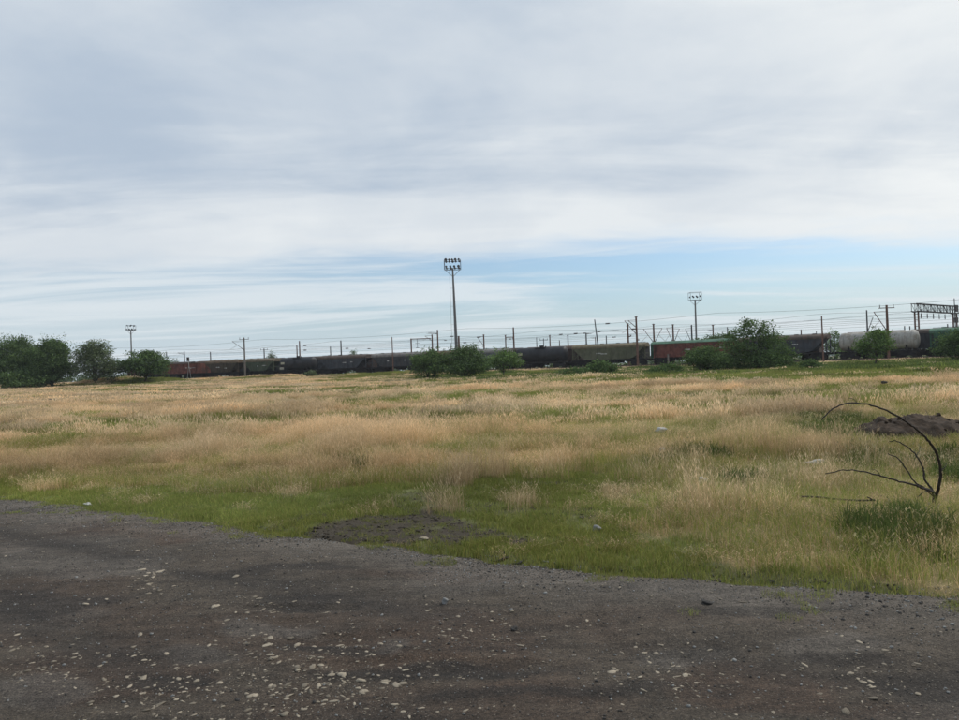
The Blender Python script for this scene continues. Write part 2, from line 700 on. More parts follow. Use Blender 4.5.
# ------------------------------------------------------------------ the road
DUST = [(287, 622, 38, 6), (384, 637, 32, 7), (60, 560, 120, 14), (735, 590, 120, 8), (700, 660, 60, 10), (860, 650, 60, 14), (20, 700, 60, 20), (210, 655, 50, 14)]
DARKP = [(300, 606, 60, 5), (340, 640, 45, 6), (440, 665, 130, 9), (880, 662, 60, 8), (800, 600, 120, 6), (260, 570, 90, 5), (60, 600, 100, 8), (560, 690, 160, 8), (930, 690, 70, 10), (150, 690, 60, 8)]
BROWN = [(430, 640, 150, 30), (180, 530, 140, 10), (520, 575, 200, 10), (760, 690, 100, 25), (60, 700, 80, 20), (100, 680, 120, 30), (540, 690, 80, 20), (880, 720, 80, 20)]


def road_h(x, y):
    d = edge_d(x, y)
    h = (fbm(x * .5, y * .9, 31, 3) - .5) * .05 + (fbm(x * 2.6, y * 2.6, 32, 4) - .5) * .022 + (fbm(x * 13, y * 13, 33, 3) - .5) * .012
    # shallow wheel ruts along the road and a rounded shoulder
    h = h - .018 * np.exp(-((d + 1.5 + .3 * (fbm(x * .4, y * .4, 34) - .5)) / .35) ** 2) - .02 * np.exp(-((d + 3.0) / .4) ** 2)
    h = h - .10 * sstep(-.25, .35, d + .25 * (fbm(x * 2.1, y * 2.1, 35, 3) - .5))
    px, py = project(x, y, np.zeros_like(np.asarray(x, float)))
    h = h - .016 * ell(px, py, DUST[:2] + DARKP[:3], (fbm(x * 5, y * 5, 36, 3) - .5))
    return h


def road_mat():
    m = bpy.data.materials.new('worn_asphalt')
    m.use_nodes = True
    w = NT(m.node_tree)
    out = w.n('ShaderNodeOutputMaterial')
    bs = w.n('ShaderNodeBsdfPrincipled')
    a = w.n('ShaderNodeAttribute', attribute_name='col')
    geo = w.n('ShaderNodeNewGeometry')
    pos = geo.outputs['Position']
    n1 = w.noise(pos, 55.0, 5, 0.75)
    n2 = w.noise(pos, 7.0, 5, 0.65)
    vo = w.n('ShaderNodeTexVoronoi')
    vo.inputs['Scale'].default_value = 85.0
    w.link(pos, vo.inputs['Vector'])
    sepc = w.n('ShaderNodeSeparateColor')
    w.link(vo.outputs['Color'], sepc.inputs[0])
    chip = w.math('MULTIPLY', w.ramp(sepc.outputs[0], 0.80, 0.97), w.ramp(vo.outputs['Distance'], 0.45, 0.25))
    mp = w.n('ShaderNodeMapping')
    w.link(pos, mp.inputs[0])
    mp.inputs['Rotation'].default_value = (0, 0, R(32))
    mp.inputs['Scale'].default_value = (.45, 2.6, 1)
    n3 = w.noise(mp.outputs[0], 1.6, 6, 0.7, 0.6)
    n4 = w.noise(pos, 140.0, 3, 0.7)
    k = w.math('ADD', w.math('MULTIPLY', w.ramp(n1, .34, .66), .85), w.math('MULTIPLY', w.ramp(n2, .3, .7), .40))
    k = w.math('ADD', k, w.math('MULTIPLY', w.ramp(n3, .3, .7), .55))
    k = w.math('ADD', k, w.math('MULTIPLY', w.ramp(n4, .34, .66), .6))
    k = w.math('ADD', w.math('MULTIPLY', w.math('POWER', k, 1.5), .85), 0.10)
    cc = w.n('ShaderNodeCombineXYZ')
    for i in range(3):
        w.link(k, cc.inputs[i])
    c = w.mix(1.0, a.outputs['Color'], cc.outputs[0], 'MULTIPLY')
    c = w.mix(w.math('MULTIPLY', chip, 0.7), c, (.22, .195, .165))
    w.link(c, bs.inputs['Base Color'])
    bs.inputs['Roughness'].default_value = 0.88
    bs.inputs['Specular IOR Level'].default_value = 0.3
    b = w.n('ShaderNodeBump')
    b.inputs['Strength'].default_value = 1.0
    b.inputs['Distance'].default_value = 0.02
    w.link(w.math('ADD', w.noise(pos, 90.0, 4, 0.75), w.math('MULTIPLY', w.noise(pos, 22.0, 4, .7), 1.2)), b.inputs['Height'])
    w.link(b.outputs[0], bs.inputs['Normal'])
    w.link(bs.outputs[0], out.inputs[0])
    return m


def build_road():
    xs = spaced(-90, 70, -1.5, 0.035, 1.05, 3)
    q = np.concatenate([np.arange(-16, -9, .3), np.arange(-9, .6, .035)])
    X, Q = np.meshgrid(xs, q)
    Y = edge_y(X) + Q / .85
    Z = road_h(X, Y)
    px, py = project(X, Y, np.zeros_like(X))
    sc = F / np.maximum(np.abs(Y), 3)
    n1 = fbm(X * 1.2, Y * 1.2, 41, 4) - .5
    n2 = fbm(X * 1.2 + 30, Y * 1.2, 42, 4) - .5
    px, py = px + n1 * sc * .9, py + n2 * sc * .3
    j = (fbm(X * 4, Y * 4, 43, 3) - .5) * .9
    vis = (Y > 2.5)
    dust = ell(px, py, DUST, j) * vis
    dark = ell(px, py, DARKP, j) * vis
    brown = ell(px, py, BROWN, j) * vis
    brown = np.maximum(brown, sstep(.52, .66, fbm(X * .5, Y * .8, 44, 4)) * .7)
    dust = np.maximum(dust, sstep(.56, .70, fbm(X * .45 + 9, Y * .9, 45, 4)) * .8)
    shoulder = sstep(-1.15, -.25, Q + .7 * n1)
    c = np.zeros(X.shape + (3,)) + np.array([.060, .048, .036])
    def mixc(w_, col):
        nonlocal c
        c = c * (1 - w_[..., None]) + np.array(col) * w_[..., None]
    mixc(brown * .8, [.055, .036, .025])
    mixc(dust * .55, [.095, .084, .073])
    mixc(dark * .75, [.022, .018, .015])
    rut = np.exp(-((Q + 1.55 + .25 * n1) / .22) ** 2) + np.exp(-((Q + 3.0 + .25 * n2) / .24) ** 2) + .7 * np.exp(-((Q + 4.4 + .3 * n1) / .25) ** 2)
    mixc(np.clip(rut, 0, 1) * .8 * sstep(.3, .6, fbm(X * .7, Y * .7, 46, 3)), [.028, .023, .019])
    mixc(shoulder * .6, [.122, .107, .090])
    nx, nq = len(xs), len(q)
    idx = np.arange(nx * nq).reshape(nq, nx)
    f = np.stack([idx[:-1, :-1], idx[:-1, 1:], idx[1:, 1:], idx[1:, :-1]], -1).reshape(-1, 4)
    me = np_mesh('road', np.stack([X, Y, Z], -1).reshape(-1, 3), f, road_mat(), True, c.reshape(-1, 3))
    return tag(obj('road', me), kind='structure')


ROAD = build_road()


def on_road(px, py):
    r = ray(px, py)
    k = -CAMH / r[2]
    X, Y = r[0] * k, r[1] * k
    return X, Y, float(road_h(np.array(X), np.array(Y)))


def rock_mesh(name, seed, flat, mat_, sub=2, rough=.28):
    rnd = random.Random(seed)
    bm = bmesh.new()
    bmesh.ops.create_icosphere(bm, subdivisions=sub, radius=1.0)
    ph = [rnd.uniform(0, 6.28) for _ in range(6)]
    for v in bm.verts:
        c = v.co.copy()
        k = 1 + rough * (math.sin(2.3 * c.x + ph[0]) * math.sin(2.7 * c.y + ph[1]) + .6 * math.sin(4.1 * c.z + ph[2] + 2 * c.x) + .35 * math.sin(6.3 * c.y + ph[3]))
        k *= 1 + rnd.uniform(-.06, .06)
        v.co = Vector((c.x * k, c.y * k * .8, c.z * k * flat))
    m = bpy.data.meshes.new(name)
    bm.to_mesh(m)
    bm.free()
    m.polygons.foreach_set('use_smooth', [True] * len(m.polygons))
    m.materials.append(mat_)
    return m


M_PALE = mat('pale_limestone', (.25, .215, .165), .95, .35, 30, rand=.5, bump=.4, bscale=60)
M_GREYST = mat('grey_stone', (.26, .26, .25), .9, .25, 20, bump=.5, bscale=60)
M_DARKST = mat('dark_stone', (.07, .065, .06), .9, .3, 20, bump=.5, bscale=60)


def road_stones():
    meshes = [rock_mesh('stone', 100 + i, .34, M_PALE, 2) for i in range(8)]
    rnd = random.Random(5)
    spots = []
    def cluster(x0, x1, y0, y1, n, a=5, b=10):
        k = 0
        while k < n:
            x, y = rnd.gauss((x0 + x1) / 2, (x1 - x0) / 3.4), rnd.gauss((y0 + y1) / 2, (y1 - y0) / 3.4)
            if not (x0 - 20 < x < x1 + 20 and y0 - 8 < y < 735):
                continue
            spots.append((x, y, rnd.uniform(a, b) * (1.25 if rnd.random() < .12 else .85)))
            k += 1
    cluster(215, 420, 626, 722, 105, 4, 8.5)
    cluster(130, 168, 556, 602, 24, 3.5, 7)
    cluster(10, 80, 638, 690, 20, 4, 7)
    cluster(90, 240, 645, 722, 36, 4, 8)
    cluster(230, 285, 596, 612, 9, 4, 8)
    cluster(420, 520, 610, 650, 14, 3, 6)
    cluster(420, 480, 690, 722, 8, 4, 7)
    cluster(640, 720, 650, 690, 12, 3.5, 7)
    cluster(820, 920, 640, 700, 14, 3, 6)
    for _ in range(20):
        spots.append((rnd.uniform(0, 959), rnd.uniform(590, 720), rnd.uniform(3, 5.5)))
    for _ in range(10):
        spots.append((rnd.uniform(0, 250), rnd.uniform(515, 600), rnd.uniform(3, 5.5)))
    spots += [(x, y, s) for x, y, s in ((141, 568, 9), (86, 603, 8), (140, 632, 8), (331, 673, 11), (361, 679, 11), (403, 682, 11), (342, 674, 12), (364, 690, 9), (385, 682, 8), (396, 684, 10),
                                        (297, 644, 8), (290, 637, 9), (270, 637, 9), (305, 683, 8), (850, 671, 8), (859, 643, 7), (685, 674, 8), (846, 714, 12), (820, 693, 6), (920, 656, 6))]
    for (px, py, w) in spots:
        r_ = ray(px, py)
        k = -CAMH / r_[2]
        X, Y = r_[0] * k, r_[1] * k
        if edge_d(X, Y) > -.25:
            continue
        rad = w / 2 * Y / F
        o = obj('stone', rnd.choice(meshes), ROAD, (X, Y, float(road_h(np.array(X), np.array(Y))) + rad * .0 - .002), (rnd.uniform(-.15, .15), rnd.uniform(-.15, .15), rnd.uniform(0, 6.28)))
        o.scale = (rad * rnd.uniform(.9, 1.25), rad * rnd.uniform(.8, 1.1), rad * rnd.uniform(.7, 1.1))


road_stones()


# ------------------------------------------------------------------ scattering by geometry nodes
def proto_collection(name, meshes):
    c = bpy.data.collections.new(name)
    for i, m in enumerate(meshes):
        o = bpy.data.objects.new('%s_%02d' % (name, i), m)
        c.objects.link(o)
    return c


def scatter(name, coll, pts, idx, scl, rot, tint, parent=None):
    m = bpy.data.meshes.new(name)
    n = len(pts)
    m.vertices.add(n)
    m.vertices.foreach_set('co', np.asarray(pts, np.float32).ravel())
    for nm, ty, key, arr in (('idx', 'INT', 'value', np.asarray(idx, np.int32)), ('scl', 'FLOAT_VECTOR', 'vector', np.asarray(scl, np.float32).ravel()),
                             ('rot', 'FLOAT_VECTOR', 'vector', np.asarray(rot, np.float32).ravel()), ('tint', 'FLOAT_COLOR', 'color', None)):
        a = m.attributes.new(nm, ty, 'POINT')
        if nm == 'tint':
            c = np.ones((n, 4), np.float32)
            c[:, :3] = tint
            arr = c.ravel()
        a.data.foreach_set(key, arr)
    o = obj(name, m, parent)
    g = bpy.data.node_groups.new(name + '_scatter', 'GeometryNodeTree')
    g.interface.new_socket('Geometry', in_out='INPUT', socket_type='NodeSocketGeometry')
    g.interface.new_socket('Geometry', in_out='OUTPUT', socket_type='NodeSocketGeometry')
    N, L = g.nodes, g.links
    gi, go = N.new('NodeGroupInput'), N.new('NodeGroupOutput')
    ci = N.new('GeometryNodeCollectionInfo')
    ci.inputs['Collection'].default_value = coll
    ci.inputs['Separate Children'].default_value = True
    ci.inputs['Reset Children'].default_value = True
    ip = N.new('GeometryNodeInstanceOnPoints')
    ip.inputs['Pick Instance'].default_value = True
    def named(nm, ty):
        nd = N.new('GeometryNodeInputNamedAttribute')
        nd.data_type = ty
        nd.inputs['Name'].default_value = nm
        return nd.outputs['Attribute']
    L.new(gi.outputs[0], ip.inputs['Points'])
    L.new(ci.outputs[0], ip.inputs['Instance'])
    L.new(named('idx', 'INT'), ip.inputs['Instance Index'])
    L.new(named('rot', 'FLOAT_VECTOR'), ip.inputs['Rotation'])
    L.new(named('scl', 'FLOAT_VECTOR'), ip.inputs['Scale'])
    L.new(ip.outputs[0], go.inputs[0])
    md = o.modifiers.new('scatter', 'NODES')
    md.node_group = g
    return o


def blades(n, radius, hmin, hmax, width, lean, cols, head=0.0, headw=.010, headl=.07, headcol=(.5, .38, .25), seed=0, base_green=0.0, curl=1.0):
    """a clump of tapered curved blades; returns verts, tri faces, colours"""
    r = np.random.default_rng(seed)
    V, Fc, C = [], [], []
    cols = np.array(cols)
    for i in range(n):
        a, rr = r.uniform(0, 6.283), radius * math.sqrt(r.uniform())
        bx, by = rr * math.cos(a), rr * math.sin(a)
        h = r.uniform(hmin, hmax)
        la = r.uniform(0, 6.283)
        ln = abs(r.normal(0, lean)) * h
        wa = r.uniform(0, 6.283)
        wx, wy = math.cos(wa), math.sin(wa)
        w = width * r.uniform(.7, 1.3)
        c = cols[r.integers(len(cols))] * r.uniform(.75, 1.25)
        cb = c * (1 - base_green) + np.array([.10, .12, .04]) * base_green
        o = len(V)
        for t, k in ((0, 1.0), (.4, .85), (.75, .55)):
            dx = ln * (t ** (1 + curl))
            cx, cy_, cz = bx + dx * math.cos(la), by + dx * math.sin(la), h * t * (1 - .18 * ln / h * t) - (.03 if t == 0 else 0)
            V.append((cx - wx * w * k / 2, cy_ - wy * w * k / 2, cz))
            V.append((cx + wx * w * k / 2, cy_ + wy * w * k / 2, cz))
            cc = cb * (1 - t) + c * t
            C += [cc, cc]
        tip = (bx + ln * math.cos(la), by + ln * math.sin(la), h * (1 - .18 * ln / h))
        V.append(tip)
        C.append(c)
        Fc += [(o, o + 1, o + 3), (o, o + 3, o + 2), (o + 2, o + 3, o + 5), (o + 2, o + 5, o + 4), (o + 4, o + 5, o + 6)]
        if r.uniform() < head:
            hc = np.array(headcol) * r.uniform(.8, 1.2)
            o = len(V)
            L = headl * r.uniform(.7, 1.3)
            hx, hy = math.cos(la) * .35 * L, math.sin(la) * .35 * L
            tx, ty, tz = tip
            V += [(tx - hx * .6, ty - hy * .6, tz - L * .55), (tx - wx * headw, ty - wy * headw, tz - L * .1), (tx + wx * headw, ty + wy * headw, tz - L * .1), (tx + hx, ty + hy, tz + L * .45)]
            C += [hc] * 4
            Fc += [(o, o + 1, o + 2), (o + 1, o + 3, o + 2)]
    return np.array(V), np.array(Fc), np.array(C)


M_GRASS = leaf_mat('grass_blades', .42, instancer=True)
TAN = [(0.631, 0.469, 0.277), (0.585, 0.423, 0.244), (0.69, 0.539, 0.338), (0.514, 0.353, 0.199)]
TANH = (.76, .58, .37)
GRN = [(0.224, 0.27, 0.068), (0.276, 0.306, 0.085), (0.172, 0.219, 0.056), (0.359, 0.342, 0.111)]
WEED = [(0.075, 0.114, 0.036), (0.1, 0.138, 0.043), (0.119, 0.15, 0.054)]
YEL = [(0.25, 0.24, 0.083), (0.312, 0.282, 0.11), (0.188, 0.198, 0.066)]


def clump(nm, *a, **k):
    v, f, c = blades(*a, **k)
    return np_mesh(nm, v, f, M_GRASS, False, c)


def proto_set():
    P = []
    # 0-4 near dry
    for i in range(5):
        P.append(clump('dry', 54, .18, .10, .42, .0030, .45, TAN, head=.75, headw=.0028, headl=.05, headcol=TANH, seed=i, base_green=.28))
    # 5-7 mid dry
    for i in range(3):
        P.append(clump('drym', 95, .42, .13, .37, .008, .35, TAN, head=.7, headw=.010, headl=.09, headcol=TANH, seed=20 + i, base_green=.25))
    # 8-10 far dry
    for i in range(3):
        P.append(clump('dryf', 110, 1.0, .14, .36, .030, .3, TAN, head=.6, headw=.04, headl=.13, headcol=TANH, seed=30 + i, base_green=.3))
    dry = proto_collection('dry_clump', P)
    P = []
    # 0-3 near short green, 4-6 near mid green
    for i in range(4):
        P.append(clump('gs', 80, .16, .015, .075, .0045, .8, GRN + [YEL[0]], seed=50 + i))
    for i in range(3):
        P.append(clump('gm', 64, .17, .06, .25, .0034, .55, GRN + [TAN[1]], head=.12, headw=.003, headl=.04, headcol=(.34, .30, .17), seed=60 + i))
    # 7-8 mid, 9-10 far
    for i in range(2):
        P.append(clump('gmm', 90, .42, .10, .28, .012, .45, GRN + [YEL[0]], seed=70 + i))
    for i in range(2):
        P.append(clump('gf', 110, 1.0, .10, .34, .035, .45, GRN + [YEL[0], YEL[2]], seed=80 + i))
    grn = proto_collection('green_clump', P)
    P = []
    # 0-2 near leafy weeds, 3-4 pale flowering weeds, 5-6 far weeds, 7-8 far tall weeds
    for i in range(3):
        P.append(clump('wd', 60, .17, .06, .27, .010, .55, WEED, seed=90 + i, curl=.7))
    for i in range(2):
        P.append(clump('wy', 34, .16, .12, .36, .007, .45, YEL, head=.7, headw=.009, headl=.04, headcol=(.36, .33, .18), seed=95 + i))
    for i in range(2):
        P.append(clump('wf', 120, 1.0, .2, .75, .07, .6, WEED + [GRN[0]], seed=100 + i, curl=.7))
    for i in range(2):
        P.append(clump('wt', 90, .8, .4, 1.3, .09, .5, WEED, seed=105 + i, curl=.7))
    wd = proto_collection('weed_clump', P)
    return dry, grn, wd


def sample_zone(y0, y1, dens, margin):
    """random points in the view wedge between depths y0 and y1"""
    out = []
    ym = y0
    while ym < y1:
        st = min(max(ym * .08, .8), y1 - ym)
        xl, xr = -(0.68 * (ym + st) + margin), 0.68 * (ym + st) + margin
        n = int((xr - xl) * st * dens)
        out.append(np.stack([RNG.uniform(xl, xr, n), RNG.uniform(ym, ym + st, n)], -1))
        ym += st
    return np.concatenate(out)


_q = on_ground(934.5, 503)
BRX, BRY = _q.x, _q.y
_q = on_ground(906, 440)
MDX, MDY = at(906, 440, _q.y + .5).x, _q.y + .5


def build_grass():
    dry_c, grn_c, wd_c = proto_set()
    acc = {'dry': [], 'grn': [], 'wd': []}

    def put(kind, x, y, idx, scl, sh=1.0, lift=0.0):
        acc[kind].append((x, y, idx, scl, sh))

    # ---- near
    P = sample_zone(3.4, 22, 46, 4)
    x, y = P[:, 0], P[:, 1]
    d = edge_d(x, y) + .52 * (fbm(x * 2.3, y * 2.3, 9, 4) - .5)
    k = d > -.12
    x, y, d = x[k], y[k], d[k]
    dry, green, soil, weed, bank, lawn = cover(x, y)
    u = RNG.uniform(size=len(x))
    hv = fbm(x * .7, y * .7, 52, 3)
    bare = (soil > RNG.uniform(.15, .75, len(x)))
    edgefade = sstep(-.14, .10, d)
    isweed = (weed > RNG.uniform(.1, 1, len(x))) & ~bare & (RNG.uniform(size=len(x)) < .75)
    isdry = (u < dry) & ~bare & ~isweed & (RNG.uniform(size=len(x)) < .8)
    isgreen = ~isdry & ~bare & ~isweed
    ok = edgefade > RNG.uniform(0, 1, len(x))
    hs = .30 + 1.5 * sstep(.30, .70, hv) * hv
    thin_r = fbm(x * 1.6 + 11, y * 1.6, 59, 3)
    isdry = isdry & ~((x > 1.2) & (thin_r < .44) & (RNG.uniform(size=len(x)) < .6))
    isgreen = ~isdry & ~bare & ~isweed
    px, py = project(x, y, np.zeros_like(x))
    # grass stands lower along the road verge on the right
    low = np.where(lawn, 1.0, 1.0) * (.55 + .45 * sstep(.2, 2.0, d))
    clear = np.ones_like(x)
    for (bx, by, rr, kk) in ((BRX, BRY, 1.1, .45), (BRX - .9, BRY - .3, 1.0, .6)):
        clear = clear * (1 - (1 - kk) * np.exp(-((x - bx) ** 2 + (y - by) ** 2) / rr ** 2))
    mq = ((x - MDX - .9) / 2.6) ** 2 + ((y - MDY + .4) / 1.5) ** 2
    clear = clear * np.where(mq < 1, .6, 1.0)
    hs = hs * clear
    hv = hv * clear
    ok = ok & ~((np.abs(x - MDX - .8) < 1.5) & (np.abs(y - MDY - .1) < .45))
    sel = isdry & ok
    put('dry', x[sel], y[sel], RNG.integers(0, 5, sel.sum()), RNG.uniform(.8, 1.2, sel.sum()), (hs * low)[sel])
    sel = isgreen & ok & lawn
    put('grn', x[sel], y[sel], RNG.integers(0, 4, sel.sum()), RNG.uniform(.8, 1.3, sel.sum()), (.6 + .8 * hv[sel]))
    sel = isgreen & ok & ~lawn
    put('grn', x[sel], y[sel], RNG.integers(4, 7, sel.sum()), RNG.uniform(.8, 1.2, sel.sum()), (.6 + .7 * hv[sel]))
    sel = isweed & ok
    wi = np.where(RNG.uniform(size=sel.sum()) < .88, RNG.integers(0, 3, sel.sum()), RNG.integers(3, 5, sel.sum()))
    put('wd', x[sel], y[sel], wi, RNG.uniform(.8, 1.2, sel.sum()), (.7 + .6 * hv[sel]) * (.5 + .5 * sstep(.2, 1.5, d[sel])))
    # sparse stray plants on the bare soil and verge
    sel = bare & (RNG.uniform(size=len(x)) < .6)
    put('grn', x[sel], y[sel], RNG.integers(0, 4, sel.sum()), RNG.uniform(.4, .8, sel.sum()), np.full(sel.sum(), .7))
    sel = lawn & ~bare & (RNG.uniform(size=len(x)) < .02)
    put('wd', x[sel], y[sel], RNG.integers(3, 5, sel.sum()), RNG.uniform(.4, .7, sel.sum()), np.full(sel.sum(), .9))
    P = sample_zone(3.4, 14, 75, 2)
    x, y = P[:, 0], P[:, 1]
    d = edge_d(x, y) + .52 * (fbm(x * 2.3, y * 2.3, 9, 4) - .5)
    k = d > -.10
    x, y = x[k], y[k]
    dry, green, soil, weed, bank, lawn = cover(x, y)
    k = lawn & (soil < RNG.uniform(.15, .75, len(x))) & (RNG.uniform(size=len(x)) < .3 + .7 * green)
    hv = fbm(x * .9, y * .9, 60, 3)
    put('grn', x[k], y[k], RNG.integers(0, 4, k.sum()), RNG.uniform(.7, 1.1, k.sum()), .5 + .9 * hv[k])
    n_ = 900
    x = RNG.uniform(-12, 6, n_)
    q = -np.abs(RNG.normal(0, .28, n_))
    y = edge_y(x) + q / .85
    k = (fbm(x * 2.0, y * 2.0, 67, 3) > .52) & (y > 3)
    x, y = x[k], y[k]
    put('grn', x, y, RNG.integers(0, 4, len(x)), RNG.uniform(.25, .6, len(x)), np.full(len(x), 1.0))
    # ---- mid
    P = sample_zone(20, 58, 7.5, 6)
    x, y = P[:, 0], P[:, 1]
    k = edge_d(x, y) > .3
    x, y = x[k], y[k]
    dry, green, soil, weed, bank, lawn = cover(x, y)
    isdry = RNG.uniform(size=len(x)) < dry
    hv = fbm(x * .35, y * .6, 53, 3)
    put('dry', x[isdry], y[isdry], RNG.integers(5, 8, isdry.sum()), RNG.uniform(.8, 1.2, isdry.sum()), .27 + 1.1 * sstep(.3, .7, hv[isdry]))
    sel = ~isdry
    put('grn', x[sel], y[sel], RNG.integers(7, 9, sel.sum()), RNG.uniform(.8, 1.2, sel.sum()), .6 + .8 * hv[sel])
    # ---- far
    P = sample_zone(55, 235, 1.5, 8)
    x, y = P[:, 0], P[:, 1]
    s = rail_s(x, y)
    k = s > 3.6
    x, y, s = x[k], y[k], s[k]
    dry, green, soil, weed, bank, lawn = cover(x, y)
    isdry = RNG.uniform(size=len(x)) < dry
    hv = fbm(x * .12, y * .3, 54, 4)
    put('dry', x[isdry], y[isdry], RNG.integers(8, 11, isdry.sum()), RNG.uniform(.8, 1.3, isdry.sum()), .55 + .9 * hv[isdry])
    sel = ~isdry
    put('grn', x[sel], y[sel], RNG.integers(9, 11, sel.sum()), RNG.uniform(.8, 1.3, sel.sum()), .5 + 1.0 * hv[sel])
    wsel = sel & (bank * sstep(.38, .55, fbm(x * .10, y * .2, 55, 3)) > RNG.uniform(.2, 1, len(x))) & (s > 10) & (s < 60)
    put('wd', x[wsel], y[wsel], RNG.integers(5, 7, wsel.sum()), RNG.uniform(.7, 1.1, wsel.sum()), .45 + .7 * hv[wsel])
    wsel = sel & (fbm(x * .15, y * .3, 56, 3) > .62) & (RNG.uniform(size=len(x)) < .35) & (s > 10)
    put('wd', x[wsel], y[wsel], RNG.integers(5, 7, wsel.sum()), RNG.uniform(.6, 1.0, wsel.sum()), .35 + .5 * hv[wsel])

    info = {'dry': ('dry_grass', dry_c, 'tall dry tan meadow grass covering the field', 'grass'),
            'grn': ('green_grass', grn_c, 'short green grass along the road and between the dry grass', 'grass'),
            'wd': ('weeds', wd_c, 'leafy green weeds in patches and on the track bank', 'weeds')}
    for key, L in acc.items():
        x = np.concatenate([a[0] for a in L])
        y = np.concatenate([a[1] for a in L])
        idx = np.concatenate([a[2] for a in L])
        sc = np.concatenate([a[3] for a in L])
        sh = np.concatenate([a[4] for a in L])
        z = np.where(edge_d(x, y) < .15, np.maximum(ground_h(x, y), road_h(x, y)), ground_h(x, y))
        n = len(x)
        rot = np.stack([RNG.normal(0, .07, n), RNG.normal(0, .07, n), RNG.uniform(0, 6.283, n)], -1)
        scl = np.stack([sc, sc, sc * sh], -1)
        big = fbm(x * .25, y * .45, 57, 4) - .5
        warm = fbm(x * .18 + 20, y * .3, 58, 3) - .5
        br = 1 + 1.05 * big + RNG.normal(0, .10, n)
        tint = np.stack([br * (1 + .18 * warm), br, br * (1 - .22 * warm)], -1)
        tint = np.clip(tint, .35, 1.6)
        nm, coll, lab, cat = info[key]
        o = scatter(nm, coll, np.stack([x, y, z], -1), idx, scl, rot, tint)
        tag(o, lab, cat, kind='stuff')
        print(nm, n)


build_grass()


def build_gravel():
    ms = [rock_mesh('pebble', 300 + i, .6, M_PALE, 1) for i in range(2)] + [rock_mesh('pebble', 310 + i, .6, M_GREYST, 1) for i in range(3)] + [rock_mesh('pebble', 320 + i, .6, M_DARKST, 1) for i in range(4)]
    coll = proto_collection('pebble', ms)
    n = 90000
    X = RNG.uniform(-13, 7, n)
    Q = np.where(RNG.uniform(size=n) < .45, -np.abs(RNG.normal(0, .45, n)) + .08, RNG.uniform(-6, 0, n))
    Y = edge_y(X) + Q / .85
    k = (Y > 2.6) & (fbm(X * .9, Y * .9, 61, 3) > RNG.uniform(.15, .75, n))
    X, Y, Q = X[k], Y[k], Q[k]
    n = len(X)
    Z = np.maximum(road_h(X, Y), np.where(Q > 0, ground_h(X, Y), -1))
    r = np.clip(RNG.lognormal(-5.5, .5, n), .0018, .016)
    ra = RNG.uniform(size=n)
    idx = np.where(ra < .10, RNG.integers(0, 2, n), np.where(ra < .42, RNG.integers(2, 5, n), RNG.integers(5, 9, n)))
    o = scatter('gravel', coll, np.stack([X, Y, Z + r * .2], -1), idx, np.stack([r, r, r], -1), np.stack([RNG.uniform(-.4, .4, n), RNG.uniform(-.4, .4, n), RNG.uniform(0, 6.28, n)], -1), np.ones((n, 3)))
    tag(o, 'loose gravel strewn over the worn road and its verge', 'gravel', kind='stuff')


build_gravel()


def build_chips():
    """small pale stone flakes pressed into the road"""
    ms = [rock_mesh('chip', 340 + i, .3, M_PALE, 1, .4) for i in range(6)]
    coll = proto_collection('chip', ms)
    L = []
    for (x, y, sx, sy, n) in ((318, 674, 62, 28, 480), (150, 578, 16, 16, 60), (45, 665, 34, 18, 110), (165, 690, 55, 22, 220), (258, 604, 24, 6, 50), (470, 630, 45, 16, 110), (680, 670, 45, 16, 110), (870, 670, 50, 22, 120),
                              (330, 560, 200, 30, 160), (600, 650, 300, 45, 160), (30, 520, 40, 8, 60)):
        P = np.stack([RNG.normal(x, sx, n), RNG.normal(y, sy, n)], -1)
        L.append(P)
    P = np.concatenate(L)
    P = P[(P[:, 1] < 740) & (P[:, 1] > 500)]
    xyz = []
    for px, py in P:
        r_ = ray(px, py)
        k = -CAMH / r_[2]
        xyz.append((r_[0] * k, r_[1] * k))
    xyz = np.array(xyz)
    k = edge_d(xyz[:, 0], xyz[:, 1]) < -.3
    X, Y = xyz[k].T
    n = len(X)
    Z = road_h(X, Y)
    r = np.clip(RNG.lognormal(-4.95, .6, n), .003, .026)
    sc = np.stack([r * RNG.uniform(.9, 1.6, n), r * RNG.uniform(.6, 1.1, n), r * RNG.uniform(.5, .9, n)], -1)
    o = scatter('stone_chips', coll, np.stack([X, Y, Z], -1), RNG.integers(0, 6, n), sc, np.stack([RNG.uniform(-.15, .15, n), RNG.uniform(-.15, .15, n), RNG.uniform(0, 6.28, n)], -1), np.ones((n, 3)), ROAD)
    tag(o, kind='stuff')


build_chips()


def build_clods():
    m = mat('clod_soil', (.070, .058, .044), .95, .45, 25, rand=.4, bump=.6, bscale=60)
    coll = proto_collection('soil_lump', [rock_mesh('soil_lump', 360 + i, .6, m, 1, .45) for i in range(6)])
    X = RNG.uniform(-7, 5, 60000)
    Y = RNG.uniform(4.5, 15, 60000)
    so = cover(X, Y)[2]
    k = (so > RNG.uniform(.3, 1.6, len(X))) & (edge_d(X, Y) > -.05)
    X, Y = X[k], Y[k]
    n = len(X)
    r = np.clip(RNG.lognormal(-4.6, .5, n), .004, .035)
    o = scatter('soil_lumps', coll, np.stack([X, Y, ground_h(X, Y) + r * .1], -1), RNG.integers(0, 6, n), np.stack([r * 1.2, r, r * .8], -1), np.stack([RNG.uniform(-.4, .4, n), RNG.uniform(-.4, .4, n), RNG.uniform(0, 6.28, n)], -1), np.ones((n, 3)))
    tag(o, 'crumbly dark soil lumps on the bare patch beside the road', 'soil', kind='stuff')
    print('clods', n)


build_clods()

